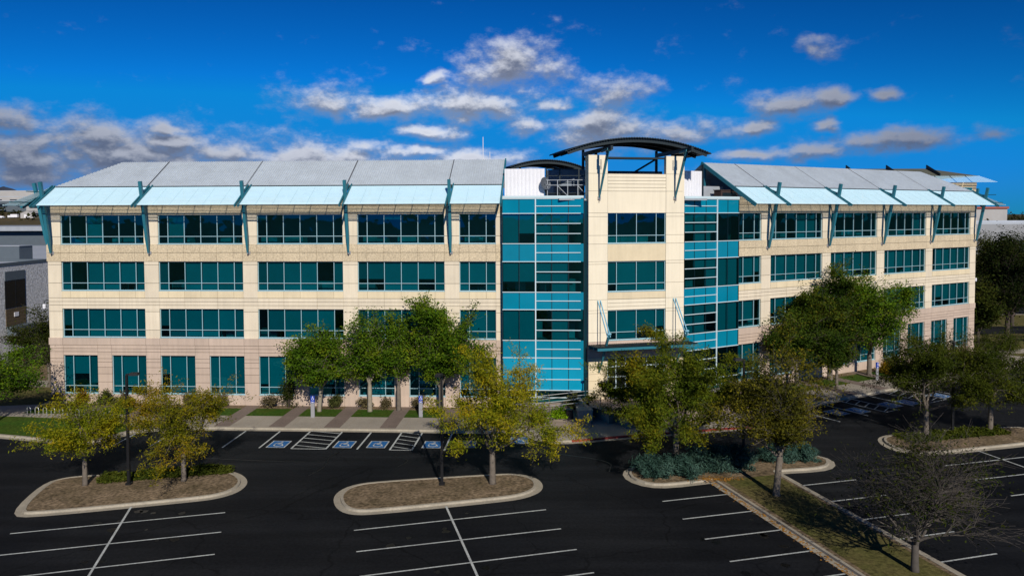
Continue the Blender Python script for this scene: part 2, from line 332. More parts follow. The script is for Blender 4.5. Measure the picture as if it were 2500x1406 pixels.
# rising land to the left and the mountain ridge behind it
def hill_h(x, y):
    t = min(max((y - 130) / 1000, 0), 1); u = min(max((150 - x) / 350, 0), 1)
    return 45 * t * (u * u * (3 - 2 * u)) + 1.2 * math.sin(x * 0.02) * math.sin(y * 0.017) * t - 0.05
hb = MB(); nx, ny = 40, 40
for j in range(ny):
    for i in range(nx): x = -1900 + 2100 * i / (nx - 1); y = 125 + 1500 * (j / (ny - 1)) ** 1.6; hb.v.append((x, y, hill_h(x, y)))
for j in range(ny - 1):
    for i in range(nx - 1): hb.f.append((j * nx + i, j * nx + i + 1, (j + 1) * nx + i + 1, (j + 1) * nx + i)); hb.m.append(0)
tag(hb.build('hills', field, smooth=True), kind='structure')
mb = MB(); N_ = 90
for k in range(3):
    for i in range(N_):
        x = -13000 + 9500 * i / (N_ - 1); base = max(0.0, min(1.0, (-3900 - x) / 2500))
        h = 470 * base * (0.8 + 0.14 * math.sin(x * 0.0031) + 0.09 * math.sin(x * 0.0083 + 1) + 0.05 * math.sin(x * 0.021))
        mb.v.append((x, 9000 + (k - 1) * 1400, h if k == 1 else -1))
for k in range(2):
    for i in range(N_ - 1): mb.f.append((k * N_ + i, k * N_ + i + 1, (k + 1) * N_ + i + 1, (k + 1) * N_ + i)); mb.m.append(0)
tag(mb.build('mountains', rock), kind='structure')

# building site: raised pavement behind a kerb
def mirT(p):
    v = Vector((p[0] - A0[0], p[1] - A0[1], 0)); s = v.dot(FT.S); n = v.dot(FT.N); q = FT(-s, n, 0); return (q.x, q.y)
def xy(v): return (v[0], v[1])
leftk = [(-95, 60.8), (-60, 61), (-42.5, 60.3), (-38, 59.1), (-34.5, 58.1), (-33.2, 57.8), (-32.2, 58.0), (-31.4, 58.8), (-30.9, 60.0), (-30.0, 61.0), (-28.6, 61.5)]
lk2 = [xy(FL(s, 7.25, 0)) for s in (22, 16, 10, 4, -2, -4.6)]
bulge = [(1.0, 60.6), (1.45, 59.6), (1.9, 58.6), (2.7, 57.85), (3.9, 57.6), (5.5, 57.9)]
mid = [xy(FT(s, 12.25, 0)) for s in (-5, 0, 5)]
rb = [mirT(p) for p in bulge[::-1]]
rk = [xy(FR(s, 7.25, 0)) for s in (-4.6, -2, 4, 10, 16, 22, 28, 34, 40, 46)] + [(66, 88), (80, 91), (118, 94)]
site_path = leftk + lk2 + bulge + mid + rb + rk
def chaikin(p, it=2, closed=False):
    for _ in range(it):
        q = []; n = len(p)
        if not closed: q.append(p[0])
        for i in range(n if closed else n - 1):
            a = p[i]; b = p[(i + 1) % n]
            q += [(a[0] * .75 + b[0] * .25, a[1] * .75 + b[1] * .25), (a[0] * .25 + b[0] * .75, a[1] * .25 + b[1] * .75)]
        if not closed: q.append(p[-1])
        p = q
    return p
def offset(p, d, closed):
    out = []; n = len(p)
    for i in range(n):
        a = p[(i - 1) % n] if closed or i > 0 else p[i]; b = p[(i + 1) % n] if closed or i < n - 1 else p[i]
        tx, ty = b[0] - a[0], b[1] - a[1]; l = math.hypot(tx, ty) or 1; out.append((p[i][0] - ty / l * d, p[i][1] + tx / l * d))
    return out
def kerb(name, path, closed, sgn, mats=None, red=None):
    """concrete kerb along path: gutter pan outside, upright face and 15 cm top; sgn=+1 when the raised side lies left of the path"""
    b = MB(); n = len(path); rings = [(-0.42, 0.006), (-0.02, 0.014), (0.0, 0.135), (0.16, 0.145), (0.17, 0.10)]
    offs = [(offset(path, sgn * d, closed), z) for d, z in rings]
    for o, z in offs: b.v += [(x, y, z) for x, y in o]
    for k in range(len(rings) - 1):
        for i in range(n if closed else n - 1):
            j = (i + 1) % n; mi = 1 if (red and k in (1, 2) and red(path[i])) else 0
            b.f.append((k * n + i, k * n + j, (k + 1) * n + j, (k + 1) * n + i)); b.m.append(mi)
    return tag(b.build(name, [kerbm, redp]), kind='structure')
sp = chaikin(site_path, 2)
def kerb_joints(path, closed, sgn, step=3.0):
    b = MB(); pts = [Vector((p[0], p[1], 0)) for p in (path + [path[0]] if closed else path)]; acc = 0.0; nxt = step
    for i in range(len(pts) - 1):
        d = pts[i + 1] - pts[i]; l = d.length
        if l < 1e-6: continue
        u = d / l; nrm = Vector((-u.y, u.x, 0)) * sgn
        while acc + l > nxt:
            q = pts[i] + u * (nxt - acc); e = u * 0.012
            b.quad(q - e + nrm * .0 + Vector((0, 0, .139)), q + e + Vector((0, 0, .139)), q + e + nrm * .16 + Vector((0, 0, .149)), q - e + nrm * .16 + Vector((0, 0, .149)))
            b.quad(q - e - nrm * .42 + Vector((0, 0, .010)), q + e - nrm * .42 + Vector((0, 0, .010)), q + e - nrm * .02 + Vector((0, 0, .018)), q - e - nrm * .02 + Vector((0, 0, .018)))
            nxt += step
        acc += l
    tag(b.build('kerb_joints', joint), kind='structure')
def is_red(p):
    v = Vector((p[0] - A0[0], p[1] - A0[1], 0)); return abs(v.dot(FT.S)) < 8.8 and v.dot(FT.N) > 11.6
kerb('kerb', sp, False, 1, red=is_red); kerb_joints(sp, False, 1)
pave_pts = offset(sp, 0.1, False)
sheet('pavement', pave_pts + [(118, 130), (-95, 130)], 0.13, concrete)
# pavement joints as thin dark scored lines
jb = MB()
for s in np.arange(-4, 26, 1.55):
    a, b_ = FL(s, 3.7, 0.1335), FL(s, 7.0, 0.1335); d = FL.S * 0.012; jb.quad(a - d, a + d, b_ + d, b_ - d)
for s in np.arange(-4, 40, 1.55):
    a, b_ = FR(s, 3.7, 0.1335), FR(s, 7.0, 0.1335); d = FR.S * 0.012; jb.quad(a - d, a + d, b_ + d, b_ - d)
tag(jb.build('pavement_joints', joint), kind='structure')
def strip(F, s0, s1, n0, n1, z): return [F(s0, n0, z), F(s1, n0, z), F(s1, n1, z), F(s0, n1, z)]
def addstrips(name, m, items, kind='structure'):
    b = MB()
    for it in items: b.add(it, [(0, 1, 2, 3)])
    o = b.build(name, m); o['kind'] = kind; return o
pcs = [14.2 + 4.572 * k for k in range(-3, 5)]                      # brown paver paths, every half bay
paths = []; lawns = []; beds = []
for F in (FL, FR):
    cs = [c for c in pcs if c > -1]
    for c in cs: paths.append(strip(F, c - 0.66, c + 0.66, 0.05, 6.9, 0.1385))
    prev = -4.0
    for c in cs + [38.0]:
        hi = c - 0.66 if c < 38 else 38.0
        if hi - prev > 1:
            z = 0.142
            lawns.append(strip(F, prev, hi, 1.15, 3.6, z)); beds.append(strip(F, prev, hi, 0.05, 1.15, z))
        prev = c + 0.66
addstrips('paver_paths', paver, paths)
addstrips('lawn', lawnbright, lawns)
addstrips('mulch_bed', mulch, beds)
# left side of the site: lawn by the kerb, bed and path by the building corner
sheet('lawn', [(-95, 60.9), (-60, 61.15), (-42.5, 60.5), (-38, 59.35), (-34.5, 58.4), (-32.6, 58.4), (-31.2, 60.4), (-30.2, 61.6), (-32.5, 63.0), (-36, 64.2), (-42, 65.2), (-50, 66), (-95, 68)], 0.141, lawnbright)
sheet('lawn', [(-95, 70.5), (-50, 68.5), (-43.2, 69.5), (-43.6, 76.5), (-95, 79)], 0.141, drygrass)
sheet('mulch_bed', [(-95, 82), (-43.6, 79.5), (-44.5, 100), (-95, 100)], 0.141, mulch)
# right side beyond the right wing
sheet('lawn', [xy(FR(40, 6.8, 0)), xy(FR(46, 6.8, 0)), (66, 88.6), (82, 91.6), (118, 94.6), (118, 101), (75, 97), xy(FR(39, 3.0, 0))], 0.141, drygrass)
sheet('lawn', [xy(FR(39, 1.0, 0)), (75, 100), (118, 104), (118, 129), (64, 129), xy(FR(38.6, -6, 0))], 0.141, drygrass)
sheet('road', [(64, 108), (118, 112), (118, 119), (64, 115)], 0.146, asphalt)
sheet('road', [(70, 128), (160, 134), (200, 170), (90, 160)], 0.0, asphalt)

# sloped entrance plaza with a level terrace before the tower
tz = 1.12
pl = MB()
Pl = [FL(-3.6, 0.7, 0.20), FL(-3.6, 6.6, 0.137), FL(-11.35, 6.2, 0.137), FL(-11.35, 0.7, tz)]
pl.add(Pl, [(0, 1, 2, 3)])
Pr = [FR(-3.6, 0.7, 0.20), FR(-3.6, 6.6, 0.137), FR(-11.0, 6.2, 0.137), FR(-11.0, 0.7, tz)]
pl.add(Pr, [(0, 1, 2, 3)])
c0 = [FT(-5.0, 3.9, tz), FT(-4.2, 8.6, tz), FT(4.2, 8.6, tz), FT(5.0, 3.9, tz)]
cb0 = [Vector((p.x, p.y, 0.1)) for p in c0]
pl.hexa(cb0 + c0)
for Qd in (Pl, Pr): a, b_ = Qd[3], Qd[2]; pl.quad(a, b_, Vector((b_.x, b_.y, 0.1)), Vector((a.x, a.y, 0.1))); pl.quad(a, Vector((a.x, a.y, 0.1)), Vector((c0[0].x, c0[0].y, 0.1)) if Qd is Pl else Vector((c0[3].x, c0[3].y, 0.1)), c0[0] if Qd is Pl else c0[3])
pl.add([Pl[3] + Vector((0, 0, .003)), c0[0] + Vector((0, 0, .003)), c0[1] + Vector((0, 0, .003)), FL(-11.35, 3.2, tz + .003)], [(0, 1, 2, 3)])
for i in range(6):                                                  # broad steps down to the pavement
    z1 = tz - (i + 1) * 0.165; n0 = 8.6 + 0.34 * i
    pl.box(FT, -3.4, 3.4, n0, n0 + 0.34, 0.12, z1 + 0.004)
pl.quad(FT(-4.2, 8.6, tz), FT(4.2, 8.6, tz), FT(4.2, 8.6, 0.12), FT(-4.2, 8.6, 0.12))
tag(pl.build('entrance_plaza', mat('plaza_concrete', (0.34, 0.27, 0.22), 0.9, 0.10, 0.6, fine=0.10, fscale=8)), kind='structure')
pj = MB()
for t in (0.25, 0.5, 0.75):
    for Q in (Pl, Pr):
        a = Q[0].lerp(Q[1], t); b_ = Q[3].lerp(Q[2], t); e = (Q[1] - Q[0]).normalized() * 0.02; u = Vector((0, 0, 0.006)); pj.quad(a - e + u, b_ - e + u, b_ + e + u, a + e + u)
tag(pj.build('plaza_joints', joint), kind='structure')

# ---------------- islands in the lot
def island(path, inner_mat, name='mulch_bed', mound=0.10):
    p = chaikin(path, 2, True); kerb('kerb', p, True, 1); kerb_joints(p, True, 1)
    q = offset(p, 0.15, True); c = (sum(a[0] for a in q) / len(q), sum(a[1] for a in q) / len(q))
    b = MB(); n = len(q); fr = [1, .8, .55, .3]
    for k, f in enumerate(fr):
        b.v += [(c[0] + (a[0] - c[0]) * f, c[1] + (a[1] - c[1]) * f, 0.118 + mound * (1 - f)) for a in q]
    b.v.append((c[0], c[1], 0.118 + mound))
    for k in range(len(fr) - 1):
        for i in range(n): j = (i + 1) % n; b.f.append((k * n + i, k * n + j, (k + 1) * n + j, (k + 1) * n + i)); b.m.append(0)
    for i in range(n): b.f.append(((len(fr) - 1) * n + i, (len(fr) - 1) * n + (i + 1) % n, len(fr) * n)); b.m.append(0)
    return tag(b.build(name, inner_mat, smooth=True), kind='structure')
def lp(*pts): return [tuple(p) for p in pts]
island(lp((-28.9, 44.0), (-27.6, 43.85), (-19.5, 46.15), (-18.3, 46.6), (-17.5, 47.6), (-17.6, 49.3), (-18.9, 50.9), (-20.5, 51.3), (-27.5, 50.4), (-29.4, 50.0), (-30.1, 49.0)), mulch)
island(lp((-10.2, 45.0), (-9.3, 44.0), (-7.8, 44.15), (-0.6, 46.0), (0.7, 46.6), (1.55, 47.7), (1.4, 49.4), (0.2, 50.3), (-1.2, 50.2), (-8.8, 48.9), (-10.2, 48.2), (-10.7, 46.8)), mulch)
island(lp((28.0, 57.2), (28.1, 55.4), (29.3, 54.5), (31.0, 54.7), (40.5, 57.3), (42.2, 58.3), (41.4, 60.6), (40, 61.3), (30.5, 59.3), (28.7, 58.6)), mulch)
# T-shaped island: bar along the aisle, stem towards the camera
bar = lp((7.7, 50.6), (7.8, 49.3), (8.7, 48.3), (9.9, 48.2), (12.75, 49.05), (13.0, 49.1), (13.15, 48.6), (18.6, 28.0), (22.9, 29.2), (17.6, 50.2), (17.5, 50.6), (17.9, 50.8), (20.6, 51.2), (21.7, 51.9), (22.1, 53.2), (21.3, 54.3), (20, 54.6), (9.5, 52.2), (8.4, 51.7))
def tpath(pts):
    return chaikin(pts, 1, True)
tp = tpath(bar); kerb('kerb', tp, True, 1); kerb_joints(tp, True, 1)
q = offset(tp, 0.15, True)
sheet('mulch_bed', q, 0.12, mulch)
sheet('lawn', [(13.6, 48.9), (17.3, 49.9), (22.4, 29.3), (18.9, 28.4)], 0.128, drygrass)

# fallen orange leaves in the gutter of the stem
lv = MB()
for i in range(700):
    t = random.random() ** 1.0; base = Vector((13.05, 48.7, 0.03)).lerp(Vector((18.45, 28.0, 0.03)), t); w = random.gauss(0, 0.14)
    p = base + Vector((-0.97, -0.25, 0)) * (0.12 + w); a = random.random() * 6.28; r = random.uniform(0.03, 0.075)
    if p.z < 0.1 and random.random() < 0.3: p.z = 0.03
    d1 = Vector((math.cos(a), math.sin(a), random.uniform(-.2, .2))) * r; d2 = Vector((-math.sin(a), math.cos(a), random.uniform(-.2, .2))) * r
    lv.quad(p - d1, p - d2, p + d1, p + d2)
for i in range(260):
    p = Vector((random.gauss(13.2, 0.8), random.gauss(49.0, 0.25), 0.16)); a = random.random() * 6.28; r = random.uniform(0.03, 0.08)
    d1 = Vector((math.cos(a), math.sin(a), 0)) * r; d2 = Vector((-math.sin(a), math.cos(a), 0.1)) * r; lv.quad(p - d1, p - d2, p + d1, p + d2)
o = lv.build('fallen_leaves', mat('orange_leaves', (0.36, 0.17, 0.025), 0.9, 0.3, 3)); tag(o, 'orange fallen leaves gathered along the kerb of the strip between stall rows', 'leaves', kind='stuff')

# ---------------- painted markings
ml = MB()
def pline(a, b, w=0.11, z=0.006, m=ml):
    a = Vector((a[0], a[1], z)); b = Vector((b[0], b[1], z)); d = (b - a).normalized(); s = Vector((-d.y, d.x, 0)) * w / 2
    m.quad(a - s, b - s, b + s, a + s)
LINES = [[(-27.47, 41.22), (-16.8, 44.1)], [(-27.3, 38.27), (-15.98, 41.34)], [(-25.64, 35.7), (-15.27, 38.58)],
[(-8.75, 41.5), (1.94, 44.37)], [(-8.07, 38.82), (2.65, 41.62)], [(-7.38, 36.11), (3.29, 39.0)], [(-6.83, 33.5), (3.91, 36.42)],
[(9.03, 45.6), (13.2, 46.72)], [(9.64, 42.89), (13.93, 44.03)], [(10.22, 40.19), (14.6, 41.34)], [(10.8, 37.55), (15.3, 38.73)], [(11.38, 35.01), (15.95, 36.2)],
[(17.95, 48.08), (22.34, 49.25)], [(18.6, 45.33), (22.95, 46.5)], [(19.35, 42.6), (23.5, 43.75)], [(20.0, 39.95), (24.0, 41.06)], [(20.7, 37.25), (24.6, 38.33)],
[(29.45, 51.9), (39.8, 54.7)], [(29.9, 49.1), (40.3, 51.9)], [(30.5, 46.3), (40.9, 49.1)]]
for a, b in LINES: pline(a, b)
for a, b in ([(-22.74, 45.0), (-19.85, 34.0)], [(-3.97, 44.9), (-1.29, 34.45)], [(33.86, 55.4), (36.5, 45.2)]): pline(a, b, 0.12, 0.010)
def sline(F, s, n0, n1, s1=None): pline(F(s, n0, 0), F(s if s1 is None else s1, n1, 0), 0.13)
for F in (FL, FR):
    for s in (24.9, 22.0, 19.3 if F is FR else 16.4, 13.6, 6.2, -0.3, -4.0): sline(F, s, 7.7, 12.1)
    for (s0, s1) in ((8.55, 11.15), (2.1, 3.75)):
        sline(F, s0, 7.4, 12.15); sline(F, s1, 7.4, 12.15); pline(F(s0, 12.15, 0), F(s1, 12.15, 0), 0.12)
        for k in range(5): pline(F(s1, 7.5 + k * 0.95, 0), F(s0, 8.15 + k * 0.95, 0), 0.10, 0.010)
tag(ml.build('road_markings', paintw), kind='structure')
# tar lines in the asphalt
tl_ = MB()
for pts in ([(-12.6, 56.2), (-13.2, 54.2), (-12.9, 52.2), (-13.6, 50.4)], [(-8.6, 54.6), (-7.2, 53.6), (-7.9, 52.2)], [(-22, 54.2), (-17, 53.4), (-12.9, 53.2)], [(3, 55), (7, 53.2), (6.5, 51)]):
    pts = chaikin(pts, 2)
    for i in range(len(pts) - 1): pline(pts[i], pts[i + 1], 0.09, 0.004, tl_)
tag(tl_.build('tar_lines', mat('tar', (0.004, 0.004, 0.005), 0.5, 0.1)), kind='structure')

ob_ = MB()
for i in range(46):
    x0, y0, x1 = random.choice([(-24.5, 36.5, -17), (-6.5, 35.5, 2.5), (10, 36, 14.5), (19, 39, 23)]); cx, cy = random.uniform(x0, x1), random.uniform(y0, y0 + 8.5); r0 = random.uniform(.06, .3)
    ob_.add([(cx + r0 * (1 + random.uniform(-.35, .35)) * math.cos(a), cy + r0 * (1 + random.uniform(-.35, .35)) * math.sin(a), .0035) for a in np.linspace(0, 6.28, 10)[:-1]], [tuple(range(9))])
tag(ob_.build('oil_stains', mat('oil_stain', (0.004, 0.004, 0.005), .35, .1)), kind='structure')
def ribbon(b, pts, w, z, mi):
    pts = [Vector((p[0], p[1], z)) for p in pts]
    L_, R_ = [], []
    for i, p in enumerate(pts):
        d = (pts[min(i + 1, len(pts) - 1)] - pts[max(i - 1, 0)]).normalized(); s = Vector((-d.y, d.x, 0)) * w / 2; L_.append(p + s); R_.append(p - s)
    for i in range(len(pts) - 1): b.add([R_[i], R_[i + 1], L_[i + 1], L_[i]], [(0, 1, 2, 3)], mi)
def wheelchair(b, sc, z, mi, dyn=True):
    arc = [(0.02 + 0.25 * math.cos(t), -0.17 + 0.25 * math.sin(t)) for t in np.linspace(R(150), R(372), 18)]
    ribbon(b, [(x * sc, y * sc) for x, y in arc], 0.075 * sc, z, mi)
    b.add([(sc * (0.06 + 0.075 * math.cos(t)), sc * (0.42 + 0.075 * math.sin(t)), z) for t in np.linspace(0, 2 * math.pi, 14)[:-1]], [tuple(range(13))], mi)
    torso = [(0.03, 0.30), (-0.10, 0.02)] if not dyn else [(0.12, 0.26), (-0.08, 0.02)]
    ribbon(b, [(x * sc, y * sc) for x, y in torso], 0.11 * sc, z + 0.002, mi)
    ribbon(b, [(x * sc, y * sc) for x, y in [(-0.08, 0.02), (0.20, 0.02), (0.34, -0.34)]], 0.08 * sc, z + 0.001, mi)
    ribbon(b, [(x * sc, y * sc) for x, y in ([(0.12, 0.26), (-0.16, 0.22), (-0.26, 0.06)] if dyn else [(0.0, 0.16), (0.22, 0.16)])], 0.07 * sc, z + 0.003, mi)
sb = MB()
sb.add([(-0.72, -0.86, 0.006), (0.72, -0.86, 0.006), (0.72, 0.86, 0.006), (-0.72, 0.86, 0.006)], [(0, 1, 2, 3)], 0)
sb.add([(-0.63, -0.77, 0.010), (0.63, -0.77, 0.010), (0.63, 0.77, 0.010), (-0.63, 0.77, 0.010)], [(0, 1, 2, 3)], 1)
wheelchair(sb, 1.25, 0.014, 0)
sym0 = sb.build('accessible_symbol', [paintw, paintb]); tag(sym0, cat='road marking', group='painted wheelchair symbols in the stalls')
SYM = [(FL, 12.45, 11.1, 'blue wheelchair symbol on the asphalt left of the wider hatched aisle'), (FL, 7.44, 10.95, 'blue wheelchair symbol just right of the wider hatched aisle'),
 (FL, 4.92, 10.85, 'blue wheelchair symbol just left of the narrow hatched aisle'), (FL, 0.77, 10.7, 'blue wheelchair symbol behind the lamp post of the middle island'),
 (FL, -1.75, 10.5, 'blue wheelchair symbol hidden behind the golden tree of the middle island'), (FL, -5.7, 9.3, 'blue wheelchair symbol nearest the curved plaza kerb'),
 (FR, -1.67, 10.0, 'blue wheelchair symbol half hidden behind the tree with orange top'), (FR, 0.48, 10.5, 'blue wheelchair symbol left of the hatched aisle by the right wing'),
 (FR, 4.75, 10.75, 'blue wheelchair symbol right of the hatched aisle by the right wing'), (FR, 7.04, 11.0, 'blue wheelchair symbol seen through the branches of the right island tree'),
 (FR, 12.11, 11.0, 'farthest blue wheelchair symbol, at the right end of the right wing stalls')]
for i, (F, s, n, lb) in enumerate(SYM):
    o = sym0 if i == 0 else sym0.copy()
    if i: col.objects.link(o)
    o.location = F(s, n, 0); a = math.atan2(-F.N.y, -F.N.x) - math.pi / 2; o.rotation_euler = (0, 0, a); o['label'] = lb

# ================================================================== OFFICE BUILDING
bld = thing('office_building', 'four storey cream office building with teal glass, grey metal roofs and arched tower canopy', 'building', BO)
def part(mb_, name, m, parent=None, smooth=False):
    p = parent if parent is not None else bld
    return mb_.build(name, m, p, BO, smooth)
S1, T1, S2, T2, S3, T3, S4, T4 = 1.10, 4.61, 6.27, 8.88, 10.54, 13.16, 14.77, 17.40
WIN = 5.13 * M; PART = 2.13 * M
SMIN = -PART - 0.55; SMAX = 24 * M + 1.25
WALL_MATS = [cream, yellow, pink, tan, joint, pale]
CR, YE, PI_, TA, JO = range(5)
def bays():
    out = [(-PART, 0.0)]
    for k in range(4): out.append(((0.87 + 6 * k) * M, (0.87 + 6 * k) * M + WIN))
    return out
def gbays():
    out = [(-PART, 0.0)]
    for k in range(4):
        a = (0.87 + 6 * k) * M; out += [(a, a + PART), (a + 3 * M, a + 3 * M + PART)]
    return out
def complement(bs, lo, hi):
    out = []; cur = lo
    for a, b in bs: out.append((cur, a)); cur = b
    out.append((cur, hi)); return out
GAP = 0.017
def panels(b, F, s0, s1, zs, mi, n1, n0=-0.32, vs=None):
    """stack of precast panels with open reveal joints"""
    ss = [s0] + [v for v in (vs or []) if s0 + 0.1 < v < s1 - 0.1] + [s1]
    for i in range(len(ss) - 1):
        for j in range(len(zs) - 1):
            b.box(F, ss[i] + (GAP * .6 if i else 0), ss[i + 1] - (GAP * .6 if i < len(ss) - 2 else 0), n0, n1, zs[j] + (GAP if j else 0), zs[j + 1] - (GAP if j < len(zs) - 2 else 0), mi)
def window(F, s0, s1, z0, z1, mods, nr=-0.20, transom=0.67, row=4, heads=True):
    b = MB(); fw = 0.048; n0, n1 = nr - 0.06, nr + 0.05
    xs = [s0]
    for m_ in mods: xs.append(xs[-1] + m_)
    b.box(F, s0, s1, n0, n1, z0, z0 + fw); b.box(F, s0, s1, n0, n1, z1 - fw, z1)
    for i, x in enumerate(xs):
        e = 0 if i == 0 else (fw if i == len(xs) - 1 else fw / 2)
        b.box(F, x - e, x - e + fw, n0, n1 + 0.012, z0 + fw, z1 - fw)
    zt = z0 + transom
    for i in range(len(xs) - 1):
        l = xs[i] + (fw if i == 0 else fw / 2); h = xs[i + 1] - (fw if i == len(xs) - 2 else fw / 2)
        b.box(F, l, h, n0, n1, zt - fw / 2, zt + fw / 2)
    b.box(F, s0 - 0.03, s1 + 0.03, nr - 0.05, 0.03, z0 - 0.05, z0 - 0.004)             # sill
    w = part(b, 'window', alu)
    gb = MB()
    for i in range(len(xs) - 1):
        for za, zb_ in ((z0, zt), (zt, z1)):
            e = [random.gauss(0, .004) for _ in range(4)]
            gb.quad(F(xs[i], nr + e[0], za), F(xs[i + 1], nr + e[1], za), F(xs[i + 1], nr + e[2], zb_), F(xs[i], nr + e[3], zb_))
    part(gb, 'pane', glass, w)
    for i in range(len(xs) - 1):
        if row == 4: d = random.choice([0, 0, 0, 0, 0, .2, .97])
        elif row == 1: d = random.choice([.5, .74, .8, .97, .97, .97])
        else: d = random.choice([.0, .6, .75, .75, .97, .97, .97, .97, .97, .97, .97, .97])
        if d == 0: continue
        zb = z1 - d * (z1 - z0); bl = MB()
        bl.box(F, xs[i] + 0.02, xs[i + 1] - 0.02, nr - 0.17, nr - 0.15, zb, z1 - 0.02); part(bl, 'blind', blindm, w)
    return w
def wing(F, side):
    bs, gs = bays(), gbays(); mods = [0.565 * M] + [M] * 4 + [0.565 * M]; mp = [0.565 * M, M, 0.565 * M]
    b = MB()
    b.box(F, SMIN, SMAX, -0.45, -0.34, 0.0, S1 - 0.06, JO)
    panels(b, F, SMIN, SMAX + 0.02, [0.0, S1 - 0.05], CR if False else PI_, 0.05, vs=[c for a in gs for c in a])
    for (a, c) in complement(gs, SMIN, SMAX): panels(b, F, a, c, [S1 - 0.05, 2.15, 2.9, 3.5, 3.98, 4.30, T1], PI_, 0.0)
    # band over the ground floor: grooved course, ledge, projecting course
    vl = sorted({x for a in bs for x in a} | {(a[0] + a[1]) / 2 + d for a in bs[1:] for d in (-0.65, 0.65)})
    panels(b, F, SMIN, SMAX, [T1, 4.92, 5.22, 5.52], PI_, 0.0, vs=vl)
    panels(b, F, SMIN - 0.03, SMAX + 0.06, [5.56, S2 - 0.07], PI_, 0.07, vs=vl)
    # 2nd and 3rd floor piers
    for (a, c) in complement(bs, SMIN, SMAX):
        panels(b, F, a, c, [S2 - 0.07, S2 + 0.67, T2 - 0.27, T2], CR, 0.0)
        panels(b, F, a, c, [T2, 9.2, 9.52, 9.86, S3 + 0.67, T3 - 0.27, T3], CR, 0.0)
        panels(b, F, a, c, [S4 - 0.06, S4 + 0.67, T4 - 0.27, T4], CR, 0.0)
    for (a, c) in bs:
        vm = [a + (0.565 + k) * M for k in range(5)]
        panels(b, F, a + 0.01, c - 0.01, [T2, 9.2, 9.52, 9.84], CR, -0.008, vs=vm[1::2])
        panels(b, F, a + 0.01, c - 0.01, [9.88, S3 - 0.06], YE, 0.03, vs=vm)
    # aggregate band and the frieze behind the sunshade
    vm = sorted({x for a in bs for x in a} | {a[0] + (0.565 + k) * M for a in bs[1:] for k in range(5)} | {-PART + 0.565 * M, -0.565 * M})
    panels(b, F, SMIN, SMAX + 0.06, [T3 + 0.03, 13.98, S4 - 0.07], TA, 0.06, vs=vm)
    b.box(F, SMIN, SMAX, -0.34, 0.0, T3, T3 + 0.03, JO)
    panels(b, F, SMIN, SMAX, [T4, 18.2, 18.95], TA, 0.01, vs=[x for a in bs for x in a])
    # dark backing in the joints of the solid bands
    for z0, z1 in ((T1 + 0.02, S2 - 0.1), (T2 + 0.02, S3 - 0.1), (T3 + 0.02, S4 - 0.1), (T4 + 0.02, 18.9)): b.box(F, SMIN + 0.02, SMAX - 0.02, -0.42, -0.335, z0, z1, JO)
    for (a, c) in complement(bs, SMIN, SMAX): b.box(F, a + 0.01, c - 0.01, -0.42, -0.33, S2 - 0.09, 18.0, JO)
    for (a, c) in complement(gs, SMIN, SMAX): b.box(F, a + 0.01, c - 0.01, -0.42, -0.33, 0.5, T1 + 0.02, JO)
    # gable end and back walls
    D = 18.0
    b.box(F, SMAX - 0.3, SMAX, -D, -0.34, 0.0, 18.9, CR); b.box(F, SMIN, SMAX, -D, -D + 0.3, 0.0, 18.9, CR)
    part(b, 'wall', WALL_MATS)
    # interior floors, ceilings and back partition behind the glass
    ib = MB()
    for z0, z1 in ((S1 - 1.0, T1 + 0.1), (S2 - 0.75, T2 + 0.12), (S3 - 0.75, T3 + 0.12), (S4 - 0.75, T4 + 0.12)):
        ib.box(F, SMIN + 0.1, SMAX - 0.35, -5.1, -5.0, z0, z1); ib.box(F, SMIN + 0.1, SMAX - 0.35, -5.0, -0.5, z1, z1 + 0.05); ib.box(F, SMIN + 0.1, SMAX - 0.35, -5.0, -0.5, z0 - 0.05, z0)
        for a, c in bs:
            for k in range(3):
                x = random.uniform(a, c - 1.2); ib.box(F, x, x + random.uniform(.8, 2.0), -random.uniform(2, 3), -1.2, z0, z0 + random.uniform(1.05, 1.5))
    part(ib, 'interior', inner)
    for r, (z0, z1) in ((4, (S4, T4)), (3, (S3, T3)), (2, (S2, T2))):
        for i, (a, c) in enumerate(bs): window(F, a, c, z0, z1, mp if i == 0 else mods, row=r)
    for a, c in gs: window(F, a, c, S1, T1, mp, row=1)
    # flat roof deck
    rb_ = MB(); rb_.box(F, SMIN, SMAX - 0.3, -D + 0.3, -0.34, 18.6, 18.75); part(rb_, 'roof_deck', equip)
    # sloped corrugated roof with hipped end
    def rz(n): return 20.03 + (-0.3 - n) * 0.605
    rf = MB(); RS = SMIN - 0.02; pitch = 0.21
    n_lo, n_hi = -0.15, -4.25; HIP = (37.15, 33.0)
    k = 0; s = RS; prof = []
    while s < HIP[0]:
        prof += [(s, 0.0), (s + 0.07, 0.0), (s + 0.095, 0.065), (s + 0.185, 0.065)]; s += pitch
    base = len(rf.v)
    for (s, dz) in prof:
        t = 1.0 if s <= HIP[1] else max(0.0, (HIP[0] - s) / (HIP[0] - HIP[1]))
        n1 = n_lo + (n_hi - n_lo) * t
        rf.v.append(tuple(F(s, n_lo, rz(n_lo) + dz))); rf.v.append(tuple(F(s, n1, rz(n1) + dz)))
    for i in range(len(prof) - 1): rf.f.append((base + 2 * i, base + 2 * i + 2, base + 2 * i + 3, base + 2 * i + 1)); rf.m.append(0)
    # hipped end slope and back slope
    zt = rz(n_hi); zb = rz(n_lo)
    rf.quad(F(HIP[0], n_lo, zb), F(HIP[0], 2 * n_hi - n_lo, zb), F(HIP[1], n_hi, zt), F(HIP[1], n_hi, zt))
    rf.quad(F(RS, 2 * n_hi - n_lo, zb), F(HIP[0], 2 * n_hi - n_lo, zb), F(HIP[1], n_hi - 0.01, zt), F(RS, n_hi - 0.01, zt))
    part(rf, 'metal_roof', roofm)
    sm = MB()
